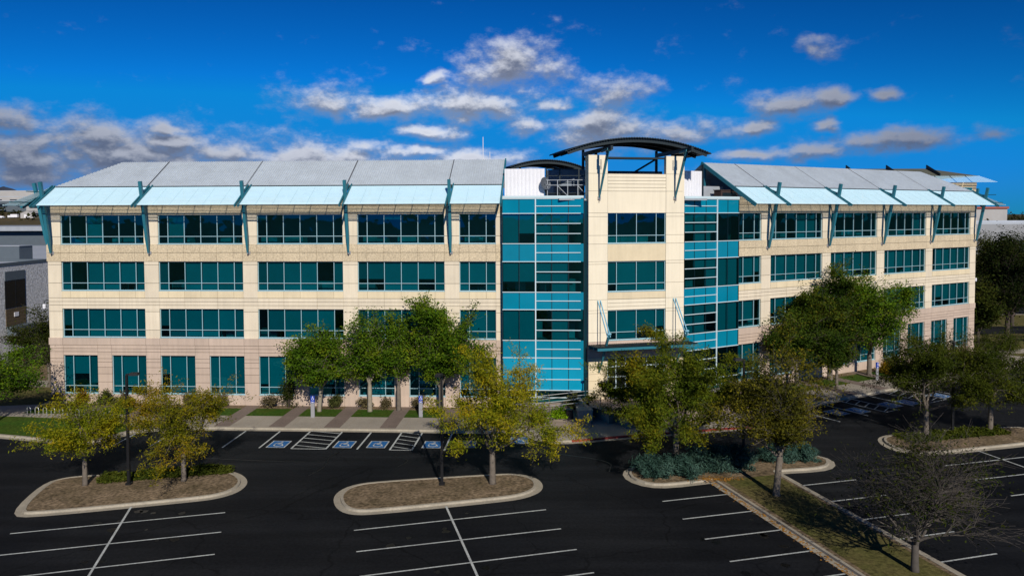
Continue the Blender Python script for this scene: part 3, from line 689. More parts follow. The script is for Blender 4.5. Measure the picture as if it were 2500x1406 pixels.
    for k in range(4):
        s = (0.435 + 6 * k) * M + (0.3 if side == 'L' else 0.0)
        sm.beam(F(s, n_lo, rz(n_lo) + 0.05), F(s, n_hi, rz(n_hi) + 0.05), 0.09, 0.03, F.S)
    part(sm, 'roof_seam', mat('seam_dark', (0.10, 0.11, 0.13), 0.6, 0.1))
    gt = MB(); gt.box(F, RS, 37.0, -0.42, -0.16, 19.72, 19.99); part(gt, 'gutter', navy)
    # edge beam at the open inner end and posts under the roof
    eb = MB(); eb.beam(F(RS - 0.06, 2.75, 18.14), F(RS - 0.06, n_hi - 0.1, rz(n_hi) + 0.0), 0.12, 0.34, F.S); part(eb, 'edge_beam', tealm)
    for s in (RS + 0.3, 9, 18, 27, 33): pb = MB(); pb.beam(F(s, n_hi, 18.75), F(s, n_hi, zt - 0.05), 0.2, 0.2, F.S); part(pb, 'roof_post', tealm)
    # sunshades: louvre panels between rafters, struts with wall brackets
    piers = [(0.435 + 6 * k) * M for k in range(5)]
    spans = [(RS, piers[0])] + [(piers[i], piers[i + 1]) for i in range(4)]
    for i, (a, c) in enumerate(spans):
        lo = a + (0.10 if i else 0.03); hi = c - 0.10
        if i == 4: hi = 37.0
        shade(F, lo, hi, lo, hi)
    for i, s in enumerate(piers): strut(F, s)
    # end sunshade along the gable
    E = frame(F(SMAX, 0, 0)[:2], -F.N, F.S)
    shade(E, -2.1, 6.0, 0.3, 6.0, mitre=True); shade(E, 6.2, 15, 6.2, 15)
    for s in (0.75, 6.1, 15.1): strut(E, s)
    return b
def shade(F, lo, hi, lo_top, hi_top, mitre=False):
    def zz(n): return 19.83 + (0.0 - n) * 0.605
    b = MB(); n0, n1 = -0.05, 2.52; K = 25
    for k in range(K):
        t = k / (K - 1); n = n1 + (n0 - n1) * t; a = lo + (lo_top - lo) * t; c = hi + (hi_top - hi) * t
        if k in (0, K - 1): b.box(F, a, c, n - 0.035, n + 0.035, zz(n) - 0.05, zz(n) + 0.035)
        else: b.box(F, a, c, n - 0.006, n + 0.006, zz(n) - 0.028, zz(n) + 0.030)                # upright blade
    p = part(b, 'sunshade', louvre)
    rb_ = MB(); cnt = max(1, int(round((hi - lo) / M)))
    for i in range(1, cnt):
        s = lo + (hi - lo) * i / cnt; st = lo_top + (hi_top - lo_top) * i / cnt
        rb_.beam(F(s, n1, zz(n1) - 0.045), F(st, n0, zz(n0) - 0.045), 0.045, 0.06, F.S)
    for n in (0.35, 1.9): rb_.beam(F(lo, n, zz(n) - 0.10), F(hi, n, zz(n) - 0.10), 0.09, 0.08, None)
    part(rb_, 'sunshade_rib', tealm, p)
def strut(F, s):
    def zz(n): return 19.83 + (0.0 - n) * 0.605
    b = MB(); p0, p1, pm = F(s + 0.06, 0.34, 13.95), F(s, 1.62, 20.35), F(s + 0.03, 0.62, 15.3)
    b.beam(p0, pm, 0.13, 0.14, F.S, 0.24, 0.26); b.beam(pm, p1, 0.24, 0.26, F.S, 0.26, 0.28)
    b.beam(F(s, 1.15, 18.0), F(s, 1.15, 19.1), 0.08, 0.3, F.S)
    st = part(b, 'strut', tealm)
    k = MB(); k.box(F, s - 0.08, s + 0.20, 0.0, 0.12, 13.82, 14.1); k.box(F, s + 0.02, s + 0.10, 0.10, 0.42, 13.86, 14.02); part(k, 'bracket', signgrey, st)
    r = MB()
    for d in (-0.15, 0.15): r.beam(F(s + d, 2.85, zz(2.85) + 0.02), F(s + d, -0.3, zz(-0.3) + 0.02), 0.10, 0.22, F.S)
    r.beam(F(s, 0.4, zz(0.4) + 0.1), F(s, 1.5, zz(1.5) + 0.35), 0.06, 0.16, F.S)
    part(r, 'rafter', tealm)
wing(FL, 'L'); wing(FR, 'R')

# ---------------- curtain walls beside the tower
def curtain(F, s_in, s_out, side):
    """s_out: end by the wing, s_in: end by the tower"""
    n = 0.65; wd = s_out - s_in; cols = [0, .185, .392, .593, .796, 1.0]; xs = [s_in + wd * c for c in cols]   # two narrow fields of glass by the wing
    zl = [1.27, 1.92, 4.77, 6.30, 9.0, 10.53, 13.2, 14.77, 17.4, 18.68]
    b = MB(); fw = 0.062
    for z in zl: b.box(F, s_in + (0.25 if side == 'L' else 0.05), s_out + 0.04, n - 0.02, n + 0.09, z - fw / 2, z + fw / 2)
    for (z0, z1) in ((1.92, 4.77), (6.30, 9.0), (10.53, 13.2), (14.77, 17.4)):
        for t in (1 / 3, 2 / 3): z = z0 + (z1 - z0) * t; b.box(F, s_in + (0.25 if side == 'L' else 0.05), xs[3] - 0.05, n - 0.02, n + 0.09, z - fw / 2, z + fw / 2)
    for (z0, z1) in ((4.77, 6.30), (9.0, 10.53), (13.2, 14.77), (17.4, 18.68)):
        z = (z0 + z1) / 2; b.box(F, s_in + (0.25 if side == 'L' else 0.05), xs[3] - 0.05, n - 0.02, n + 0.09, z - fw / 2, z + fw / 2)
    b.box(F, xs[3] - 0.05, xs[3] + 0.05, n - 0.02, n + 0.095, 1.27, 18.68)
    b.box(F, s_in, s_out + 0.08, n - 1.0, n + 0.12, 18.73, 18.93)
    cw = part(b, 'curtain_wall', white_alu)
    d = MB()
    for x in (xs[1], xs[2], xs[4]): d.box(F, x - 0.025, x + 0.025, n - 0.02, n + 0.03, 1.27, 18.66)
    d.box(F, s_out, s_out + 0.07, n - 0.9, n + 0.05, 0.1, 18.72)
    d.box(F, s_in - 0.06, s_in, n - 0.9, n + 0.02, 0.1, 18.72)
    part(d, 'glass_joints', dark_mull, cw)
    for (z0, z1) in ((4.77, 6.30), (9.0, 10.53), (13.2, 14.77), (17.4, 18.68)):
        q = MB(); q.quad(F(s_in, n, z0), F(s_out, n, z0), F(s_out, n, z1), F(s_in, n, z1)); part(q, 'spandrel_panel', span, cw)
    for (z0, z1) in ((1.27, 1.92), (1.92, 4.77), (6.30, 9.0), (10.53, 13.2), (14.77, 17.4)):
        q = MB(); q.quad(F(s_in, n, z0), F(s_out, n, z0), F(s_out, n, z1), F(s_in, n, z1))
        part(q, 'pane', span_lit if z0 == 1.92 and side == 'L' else glass, cw)
    ib = MB()
    for z0, z1 in ((0.6, 4.77), (6.2, 9.0), (10.4, 13.2), (14.6, 17.4)):
        ib.box(F, s_in, s_out, -4.1, -4.0, z0, z1); ib.box(F, s_in, s_out, -4.0, n - 0.12, z1 + 0.02, z1 + 0.1); ib.box(F, s_in, s_out, -4.0, n - 0.12, z0 - 0.1, z0 - 0.02)
        for k in range(3): x = random.uniform(s_in, s_out - 1); ib.box(F, x, x + 0.9, -2.5, -1.5, z0, z0 + random.uniform(1, 2))
    part(ib, 'interior', inner, cw)
    for z0, z1 in ((6.30, 9.0), (10.53, 13.2), (14.77, 17.4)):
        for i in range(5):
            dd = random.choice([0, .33, .66, .98, .98, .98])
            if dd: bl = MB(); bl.box(F, xs[i] + 0.02, xs[i + 1] - 0.02, n - 0.2, n - 0.18, z1 - dd * (z1 - z0), z1 - 0.03); part(bl, 'blind', blindm, cw)
curtain(FL, -10.95, -3.90, 'L'); curtain(FR, -10.80, -3.90, 'R')
# dark recessed slots between curtain wall and tower
sl = MB()
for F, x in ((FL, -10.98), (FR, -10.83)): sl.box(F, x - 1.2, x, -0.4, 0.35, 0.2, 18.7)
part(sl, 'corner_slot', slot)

# ---------------- tower
Q = 4.41
tb = MB()
PZ = [0.6, 2.0, 2.75, 3.35, 3.95, 4.75, 5.55, S2 - 0.1, S2 + 0.7, T2 - 0.2, T2 + 0.05, 9.86, S3 + 0.7, T3 - 0.2, T3 + 0.03, S4 - 0.05, S4 + 0.7, 17.1, 17.42, 19.32, 20.84, 22.43]
for a, c in ((-4.5, -2.75), (2.75, 4.5)):
    for j in range(len(PZ) - 1):
        mi = PI_ if PZ[j] < 6.0 and PZ[j] >= 4.7 else (YE if PZ[j] < 4.7 else 5)
        tb.box(FT, a, c, Q - 0.4, Q, PZ[j] + GAP * .7, PZ[j + 1] - (GAP * .7 if j < len(PZ) - 2 else 0), mi)
    tb.box(FT, a + 0.02, c - 0.02, Q - 0.5, Q - 0.41, 0.6, 22.38, JO)
    o_ = -4.5 if a < 0 else 4.2
    tb.box(FT, o_, o_ + 0.3, Q - 4.5, Q - 0.41, 0.2, 18.7, 5); tb.box(FT, o_, o_ + 0.3, Q - 0.9, Q - 0.41, 18.7, 22.4, 5)
for z0, z1, mi in ((T4 + 0.02, 19.30, 5), (4.75, 5.30, PI_), (5.34, S2 - 0.06, PI_), (T2 + 0.04, 9.2, 5), (9.23, 9.52, 5), (9.55, 9.84, 5), (9.88, S3 - 0.05, YE), (T3 + 0.04, S4 - 0.05, YE),
                   (19.33, 19.62, 5), (19.65, 19.92, 5), (19.95, 20.22, 5), (20.25, 20.51, 5), (20.54, 20.82, 5)):
    tb.box(FT, -2.73, 2.73, Q - 0.4, Q - 0.012, z0, z1, mi)
tb.box(FT, -2.74, 2.74, Q - 0.5, Q - 0.405, T4 + 0.02, 20.78, JO)
for z0, z1 in ((4.75, S2 - 0.06), (T2 + 0.04, S3 - 0.05), (T3 + 0.04, S4 - 0.05)): tb.box(FT, -2.74, 2.74, Q - 0.5, Q - 0.405, z0, z1, JO)
part(tb, 'tower_wall', WALL_MATS)
ib = MB()
for z0, z1 in ((0.9, 4.75), (S2 - .7, T2 + .1), (S3 - .7, T3 + .1), (S4 - .7, T4 + .1)):
    ib.box(FT, -4.2, 4.2, 0.3, 0.4, z0, z1); ib.box(FT, -4.2, 4.2, 0.4, Q - 0.52, z1, z1 + 0.05); ib.box(FT, -4.2, 4.2, 0.4, Q - 0.52, z0 - 0.06, z0)
part(ib, 'interior', inner)
FTq = frame(FT(0, Q, 0)[:2], FT.S, FT.N)
tm = [0.86, 1.87, 1.87, 0.86]; tw = sum(tm)
for r, (z0, z1) in ((4, (S4, T4)), (3, (S3, T3)), (2, (S2, T2))): window(FTq, -tw / 2, tw / 2, z0, z1, tm, row=r)
ent = MB()
for z in (1.14, 2.0, 3.0, 3.9, 4.68): ent.box(FTq, -2.72, 2.72, -0.3, -0.16, z - 0.045, z + 0.045)
for x in (-2.70, -1.9, -1.0, 0, 1.0, 1.9, 2.70): ent.box(FTq, x - 0.045, x + 0.045, -0.3, -0.155, 1.1, 4.72)
e_ = part(ent, 'entrance_doors', white_alu)
q = MB(); q.quad(FTq(-2.72, -0.24, 1.1), FTq(2.72, -0.24, 1.1), FTq(2.72, -0.24, 4.72), FTq(-2.72, -0.24, 4.72)); part(q, 'pane', darkglass, e_)

# arched canopies on steel frames
def arch_roof(F, s0, half, zc, rise, n0, n1, name):
    """corrugated barrel roof: arc across s, ribs running along n"""
    Rr = (half * half + rise * rise) / (2 * rise); th = math.asin(half / Rr); K = int(2 * Rr * th / 0.24); b = MB(); base = 0
    pts = []
    for i in range(K * 4 + 1):
        t = -th + 2 * th * i / (K * 4); bump = 0.04 if (i % 4) in (1, 2) else 0.0
        pts.append((s0 + (Rr + bump) * math.sin(t), zc - rise + (Rr + bump) * math.cos(t) - (Rr - rise)))
    for (s, z) in pts:
        b.v.append(tuple(F(s, n1, z))); b.v.append(tuple(F(s, n0, z))); b.v.append(tuple(F(s, n1, z - 0.07))); b.v.append(tuple(F(s, n0, z - 0.07)))
    for i in range(len(pts) - 1):
        k = 4 * i
        b.f += [(k, k + 4, k + 5, k + 1), (k + 2, k + 3, k + 7, k + 6), (k, k + 2, k + 6, k + 4), (k + 1, k + 5, k + 7, k + 3)]; b.m += [0] * 4
    rf = part(b, name, navyroof)
    for n in np.linspace(n1 - 0.3, n0 + 0.3, 3):
        prev = None; a = MB()
        for i in range(25):
            t = -th * 0.965 + 2 * th * 0.965 * i / 24; p = F(s0 + (Rr - 0.22) * math.sin(t), n, zc - Rr + (Rr - 0.24) * math.cos(t))
            if prev is not None: a.beam(prev, p, 0.14, 0.30, F.N)
            prev = p
        part(a, 'arched_rafter', navy, rf)
    return rf
arch_roof(FT, 0, 6.8, 23.95, 1.27, 0.2, 5.05, 'arched_roof')
arch_roof(FT, -5.1, 3.9, 22.75, 0.75, -12, -6, 'arched_roof')
def steel(a, b_, w, h, side=None):
    m_ = MB(); m_.beam(a, b_, w, h, side); part(m_, 'steel_member', navy)
for s in (-3.62, 3.62):
    steel(FT(s, 0.35, 18.75), FT(s, 0.35, 23.2), 0.2, 0.2, FT.S)
    steel(FT(s, 0.25, 22.78), FT(s, 7.7, 22.80), 0.2, 0.34, FT.S)
    steel(FT(s, Q - 0.6, 22.4), FT(s, Q - 0.6, 22.9), 0.2, 0.2, FT.S)
steel(FT(-3.6, 0.35, 22.45), FT(3.6, 0.35, 22.45), 0.14, 0.14)
steel(FT(-4.4, Q - 0.9, 22.28), FT(4.4, Q - 0.9, 22.28), 0.12, 0.16)
steel(FT(-0.9, 0.35, 19.9), FT(3.5, 0.35, 22.4), 0.14, 0.16); steel(FT(-3.5, 0.35, 22.4), FT(-0.9, 0.35, 19.9), 0.14, 0.16)
for s in (-5.1,): 
    for d in (-2.4, 2.4): steel(FT(s + d, -8, 18.75), FT(s + d, -8, 22.4), 0.18, 0.18, FT.S)
for s in (-3.55, 3.58):
    b = MB()
    for d in (-0.07, 0.07): b.beam(FTq(s + d * 2.6, 1.2, 22.62), FTq(s + d * 2.6, 2.6, 22.72), 0.07, 0.2, FT.S)
    b.beam(FTq(s, 0.05, 18.72), FTq(s, 2.2, 22.62), 0.12, 0.12, FT.S, 0.20, 0.22)
    st = part(b, 'strut', tealm); k = MB(); k.box(FTq, s - 0.13, s + 0.13, 0.0, 0.12, 18.58, 18.86); k.box(FTq, s - 0.03, s + 0.03, 0.1, 0.3, 18.45, 18.74); part(k, 'bracket', signgrey, st)
# entrance canopy hung on rods
cb = MB()
FC = FTq
K = 44
for i in range(K):
    s0 = -4.6 + 9.2 * i / K; s1 = s0 + 9.2 / K * 0.55; s2 = -4.6 + 9.2 * (i + 1) / K
    z = lambda s: 5.95
    for a, c, dz in ((s0, s1, 0.0), (s1, s2, 0.04)): cb.hexa([FC(a, 0.02, 5.86 + dz), FC(c, 0.02, 5.86 + dz), FC(c, 2.55, 6.08 + dz), FC(a, 2.55, 6.08 + dz), FC(a, 0.02, 5.92 + dz), FC(c, 0.02, 5.92 + dz), FC(c, 2.55, 6.14 + dz), FC(a, 2.55, 6.14 + dz)])
ca = part(cb, 'entrance_canopy', navyroof)
cf = MB()
for n, z in ((0.3, 5.72), (1.4, 5.82), (2.42, 5.92)): cf.beam(FC(-4.55, n, z), FC(4.55, n, z), 0.12, 0.22)
part(cf, 'canopy_beam', tealm, ca)
for s in (-3.55, 3.58):
    b = MB(); b.beam(FC(s, 0.05, 3.5), FC(s, 1.5, 5.7), 0.10, 0.12, FT.S, 0.18, 0.2); b.beam(FC(s, 1.5, 5.7), FC(s, 2.5, 7.2), 0.18, 0.2, FT.S, 0.16, 0.18); part(b, 'canopy_strut', tealm)
    b = MB()
    for d in (-0.12, 0.12): b.beam(FC(s + d, 0.05, 9.79), FC(s + d, 2.5, 6.95), 0.07, 0.09, FT.S)
    b.box(FC, s - 0.17, s + 0.17, 2.42, 2.58, 7.18, 7.30); part(b, 'tie_rod', ltteal)

# ---------------- things on the roof
rd = MB(); rd.box(FL, -11.2, SMIN, -8, 0.5, 18.50, 18.64); rd.box(FR, -11.0, SMIN, -8, 0.5, 18.52, 18.66); rd.box(FT, -7, 7, -14, 3.9, 18.54, 18.68); part(rd, 'roof_deck', equip)
def screen_panel(F, s0, s1, n, z0, z1, corr=0.17):
    b = MB(); x = s0; i = 0
    while x < s1 - 1e-6:
        x2 = min(x + corr, s1); d = 0.035 if i % 2 else 0.0; b.box(F, x, x2, n - 0.05, n + d, z0, z1); x = x2; i += 1
    return part(b, 'rooftop_screen', white)
screen_panel(FL, -7.55, -3.98, -1.0, 18.66, 21.38)
screen_panel(FR, -9.6, -7.05, -1.0, 18.68, 21.35)
fr = MB()
for s in (-7.7, -8.9, -10.6): fr.beam(FL(s, -1.2, 18.75), FL(s, -1.2, 21.4), 0.12, 0.12, FL.S)
for z in (19.2, 20.1, 20.75, 21.38): fr.beam(FL(-7.6, -1.2, z), FL(-11.5, -1.2, z), 0.07, 0.07)
for z in (19.2, 21.38): fr.beam(FT(-6.5, -1.5, z), FT(5, -1.5, z), 0.08, 0.08)
for s in (-6.5, -2, 0.2, 2.4, 5): fr.beam(FT(s, -1.5, 18.75), FT(s, -1.5, 21.4), 0.1, 0.1, FT.S)
fr.beam(FR(-6.95, -1.0, 18.75), FR(-6.95, -1.0, 22.0), 0.14, 0.14, FR.S)
sf_ = part(fr, 'screen_frame', navy)
for q_ in ((FT, -6.5, 5, -1.62, -1.58, 20.15, 21.36), (FL, -11.4, -7.8, -3.0, -2.96, 19.9, 21.4)): gm = MB(); gm.box(*q_); part(gm, 'mesh_screen', mesh_grey, sf_)
# white guard rail with panels
gr = MB()
for z in (18.95, 19.9, 20.35): gr.beam(FL(-7.7, -0.75, z), FL(-11.3, -0.75, z), 0.05, 0.05)
for s in (-7.8, -8.7, -9.6, -10.5, -11.3): gr.beam(FL(s, -0.75, 18.75), FL(s, -0.75, 20.35), 0.06, 0.06, FL.S)
gr.beam(FL(-8.7, -0.75, 19.85), FL(-9.6, -0.75, 18.95), 0.05, 0.05); gr.beam(FL(-10.5, -0.75, 19.85), FL(-11.3, -0.75, 18.95), 0.05, 0.05)
part(gr, 'guard_rail', equip)
pw = MB(); pw.box(FR, -6.9, -1.0, -6.2, -6.0, 18.75, 20.9); pw.box(FR, -6.6, -3.2, -3.0, -2.0, 18.75, 20.0); part(pw, 'rooftop_plant_wall', [equip])
def unit(F, s, n, w, d, h, label, m):
    t = thing('air_handling_unit', label, 'rooftop unit', F(s, n, 18.75))
    b = MB(); b.box(F, s - w / 2, s + w / 2, n - d / 2, n + d / 2, 18.78, 18.75 + h); b.box(F, s - w / 2 - 0.06, s + w / 2 + 0.06, n - d / 2 - 0.06, n + d / 2 + 0.06, 18.75 + h, 18.75 + h + 0.08)
    b.build('casing', m, t, F(s, n, 18.75))
    v = MB()
    for k in range(6): v.box(F, s - w / 2 + 0.2, s + w / 2 - 0.2, n + d / 2, n + d / 2 + 0.04, 18.95 + k * (h - 0.4) / 6, 19.0 + k * (h - 0.4) / 6)
    v.build('louvre_grille', navy, t, F(s, n, 18.75))
unit(FT, -3.8, -4.5, 3.0, 2.0, 1.7, 'pale grey rooftop unit behind the dark screen left of the tower', equip)
unit(FR, -4.0, -0.9, 2.2, 0.9, 0.8, 'low brown rooftop unit under the slanting roof edge right of the tower', brown)
ds = thing('satellite_dish', 'round grey satellite dish beside the white rooftop screen', 'satellite dish', FL(-7.6, -0.6, 18.75))
b = MB(); c = FL(-7.65, -0.62, 20.05); ax = Vector((0.8, 0.6, 0)).normalized(); nrm = Vector((0.6, -0.75, 0.25)).normalized(); ay = nrm.cross(ax).normalized(); ax = ay.cross(nrm)
rings = [(0.0, 0.16), (0.25, 0.12), (0.45, 0.05), (0.58, -0.02)]
for r, d in rings:
    for j in range(20): t = 2 * math.pi * j / 20; b.v.append(tuple(c + ax * r * math.cos(t) + ay * r * math.sin(t) - nrm * d))
for k in range(3):
    for j in range(20): b.f.append((k * 20 + j, k * 20 + (j + 1) % 20, (k + 1) * 20 + (j + 1) % 20, (k + 1) * 20 + j)); b.m.append(0)
b.build('dish', mat('dish_grey', (0.10, 0.115, 0.14), 0.6, 0.05), ds, FL(-7.6, -0.6, 18.75), smooth=True)
b = MB(); b.tube([FL(-7.65, -0.75, 18.75), c - nrm * 0.15], 0.05); b.tube([c - nrm * 0.1 - ay * 0.5, c + nrm * 0.45], 0.02); b.build('mast', navy, ds, FL(-7.6, -0.6, 18.75))
for x, y, Y, h, lb in ((1180.5, 338, 76, 0.0, 'tall thin white antenna rod above the left roof ridge'), (1197, 374, 76, 0, 'short white antenna rod beside the taller rod on the left roof')):
    X = (x - 1250) / 1871 * Y; zt_ = 17.27 + (525 - y) / 1871 * Y + 0.1
    t = thing('antenna', lb, 'antenna', (X, Y, 18.75)); b = MB(); b.tube([(X, Y, 18.75), (X, Y, 21.0), (X, Y, zt_)], [0.06, 0.05, 0.03]); b.build('rod', white, t, (X, Y, 18.75))
    b = MB(); b.tube([(X, Y, 18.75), (X, Y, 19.3)], 0.10, 8); b.build('base', navy, t, (X, Y, 18.75))
# bullet cameras on the outer corners
for F, lb in ((FL, 'small white security camera on a curved arm at the left building corner'), (FR, 'small white security camera on a curved arm at the right building corner')):
    c = F(SMAX, -0.3, 9.5); t = thing('security_camera', lb, 'camera', c)
    b = MB(); b.box(F, SMAX, SMAX + 0.08, -0.45, -0.15, 9.3, 9.6); b.tube([F(SMAX, -0.3, 9.55), F(SMAX + 0.35, -0.3, 9.65), F(SMAX + 0.62, -0.3, 9.5), F(SMAX + 0.65, -0.3, 9.25)], 0.03); b.build('arm', navy, t, c)
    b = MB(); b.tube([F(SMAX + 0.65, -0.3, 9.25), F(SMAX + 0.65, -0.3, 9.15), F(SMAX + 0.65, -0.3, 8.85)], [0.12, 0.15, 0.13], 10); b.build('housing', white, t, c)
# ================================================================== STREET FURNITURE
def lamp(x, y, h, head_dir, label, z=0.2):
    t = thing('parking_lamp', label, 'lamp post', (x, y, z), 'tall lamp posts of the car park')
    b = MB(); b.beam((x, y, z), (x, y, z + h - 0.1), 0.17, 0.17, (1, 0, 0), 0.13, 0.13); b.build('pole', black, t, (x, y, z))
    b = MB(); b.box(W, x - 0.17, x + 0.17, y - 0.17, y + 0.17, z - 0.05, z + 0.12); b.build('base_cover', black, t, (x, y, z))
    d = Vector((head_dir[0], head_dir[1], 0)).normalized(); s = Vector((-d.y, d.x, 0)); F = frame((x, y), d, s)
    b = MB(); b.beam(F(-0.05, 0, z + h - 0.05), F(0.25, 0, z + h - 0.03), 0.07, 0.09); b.hexa([F(0.2, -.2, z + h - .1), F(0.75, -.2, z + h - .1), F(0.75, .2, z + h - .1), F(0.2, .2, z + h - .1), F(0.24, -.17, z + h + .06), F(0.7, -.17, z + h + .06), F(0.7, .17, z + h + .06), F(0.24, .17, z + h + .06)])
    hd = b.build('lamp_head', black, t, (x, y, z))
    b = MB(); b.quad(F(0.27, -.15, z + h - .106), F(0.7, -.15, z + h - .106), F(0.7, .15, z + h - .106), F(0.27, .15, z + h - .106)); b.build('lens', lens, hd, (x, y, z))
lamp(-24.5, 48.3, 7.1, (1, 0.1), 'black lamp post between the two golden trees of the left island')
lamp(-4.5, 48.1, 7.1, (-0.25, -1), 'black lamp post on the middle island, its head facing the camera')
lamp(16.0, 52.6, 7.1, (-1, -0.2), 'black lamp post rising from the blue junipers between two large trees')
lamp(34.2, 59.0, 7.1, (0.3, 0.9), 'black lamp post on the right island behind the bare tree')

def pylon(F, s, n, label):
    o = F(s, n, 0.13); t = thing('sign_pylon', label, 'sign', o, 'wheelchair parking sign posts')
    b = MB(); b.box(F, s - .16, s + .16, n - .05, n + .05, 0.13, 1.38); b.build('post', signgrey, t, o)
    b = MB(); b.box(F, s - .165, s + .165, n - .055, n + .056, 1.38, 1.96); p = b.build('blue_panel', signblue, t, o)
    sb = MB(); wheelchair(sb, 0.36, 0.0, 0, dyn=False); flat = sb.v; cx = o + Vector((0, 0, 1.66))
    U = -F.S if F is FL else F.S                                 # reader's right
    sb.v = [tuple(cx + U * x + Vector((0, 0, y)) + F.N * (0.062 + zz * 0.5)) for x, y, zz in flat]
    sb.build('symbol', white, p, o)
    tb_ = MB()
    for z0, w in ((1.385 + .075, .115), (1.385 + .035, .07)): tb_.box(F, s - w, s + w, n + .057, n + .061, z0 - 0.012, z0 + 0.012)
    tb_.box(F, s - .14, s + .14, n + .057, n + .061, 1.483, 1.493); tb_.build('lettering', white, p, o)
pylon(FL, 12.15, 3.85, 'grey sign post with blue wheelchair panel before the leftmost green tree')
pylon(FL, 2.95, 3.4, 'grey sign post with blue wheelchair panel left of the golden middle tree')
pylon(FR, 12.75, 4.0, 'grey sign post with blue wheelchair panel beside the right wing trees')

# bicycle hoops
def hoop_mesh():
    b = MB(); pts = [(-.21, 0, 0), (-.21, 0, .62)] + [(-.21 * math.cos(t), 0, .62 + .21 * math.sin(t)) for t in np.linspace(0.25, math.pi - 0.25, 9)] + [(.21, 0, .62), (.21, 0, 0)]
    b.tube(pts, 0.03, 8); return b
hb0 = hoop_mesh().build('bicycle_hoop', galv, None, smooth=True)
for v in range(11):
    o = hb0 if v == 0 else hb0.copy()
    if v: col.objects.link(o)
    t = v / 10; p = FL(36.75 - 7.9 * t, 4.55 + 1.1 * t, 0.14); o.location = p; o.rotation_euler = (0, 0, -0.35)
    tag(o, ('leftmost silver bicycle hoop in the row beside the left lawn' if v == 0 else 'rightmost silver bicycle hoop, behind the golden trees' if v == 10 else
        'silver arched bicycle hoop in the row left of the building corner'), 'bicycle rack', 'bicycle hoops')

# low wall block at the plaza with a small lamp, bin, planters and handrails
o = Vector((6.05, 63.4, 0.13)); FB = frame((6.0, 62.8), (1, 0.02), (-0.0, 1))
b = MB(); b.box(FB, -.62, .62, 0.0, 4.0, 0.13, 1.04); b.box(FB, -.66, .66, -0.04, 4.0, 1.043, 1.12)
tag(b.build('plaza_wall', concrete, None, o, loc=o), 'concrete block wall at the plaza steps beside the leafy lime planter', 'wall')
lo = FB(0.35, 2.9, 1.12); t = thing('plaza_lamp', 'slim dark green lamp standing on the concrete block wall', 'lamp post', lo)
b = MB(); b.tube([lo, lo + Vector((0, 0, .25)), lo + Vector((0, 0, 1.9))], [.07, .05, .04], 8); b.build('pole', mat('dark_green', (0.01, 0.045, 0.045), .5, .1), t, lo)
b = MB(); b.tube([lo + Vector((0, 0, 1.9)), lo + Vector((0, 0, 2.05)), lo + Vector((0, 0, 2.1))], [.05, .17, .15], 10); b.build('lamp_head', navy, t, lo)
bo = Vector((4.75, 63.3, 0.13)); t = thing('litter_bin', 'dark round litter bin between lime plants and the concrete block wall', 'bin', bo)
b = MB(); b.tube([bo + Vector((0, 0, z)) for z in (0, .05, .85, .9)], [.26, .3, .3, .27], 16); b.build('drum', mat('bin_brown', (0.035, 0.03, 0.028), .6, .1), t, bo)
b = MB(); b.tube([bo + Vector((0, 0, z)) for z in (.9, .96, 1.02)], [.33, .33, .2], 16); b.build('lid', black, t, bo)
def rail(F, s0, s1, n, zf, label, h=0.95):
    t = thing('handrail', label, 'handrail', F(s0, n, zf(s0)))
    b = MB(); pts = [F(s0 + (s1 - s0) * i / 8, n, zf(s0 + (s1 - s0) * i / 8) + h) for i in range(9)]
    b.tube(pts + [pts[-1] + Vector((0, 0, -.4))], 0.03, 6); b.tube([p - Vector((0, 0, .32)) for p in pts], 0.025, 6); b.build('rails', galv, t, F(s0, n, zf(s0)))
    for i in range(0, 9, 2):
        b = MB(); p = pts[i]; b.tube([p, p - Vector((0, 0, h + .05))], 0.028, 6); b.build('post', mat('rail_brown', (0.12, 0.085, 0.06), .5, .1), t, F(s0, n, zf(s0)))
zr = lambda s: 0.15 + (tz - 0.15) * min(1, max(0, (-3.5 - s) / 8.0))
rail(FL, -4.0, -11.9, 1.35, zr, 'sloping metal handrail along the foot of the blue glass wall')
rail(FL, -6.5, -12.3, 2.9, lambda s: zr(s) - 0.25, 'sloping metal handrail on the plaza in front of the one by the glass')

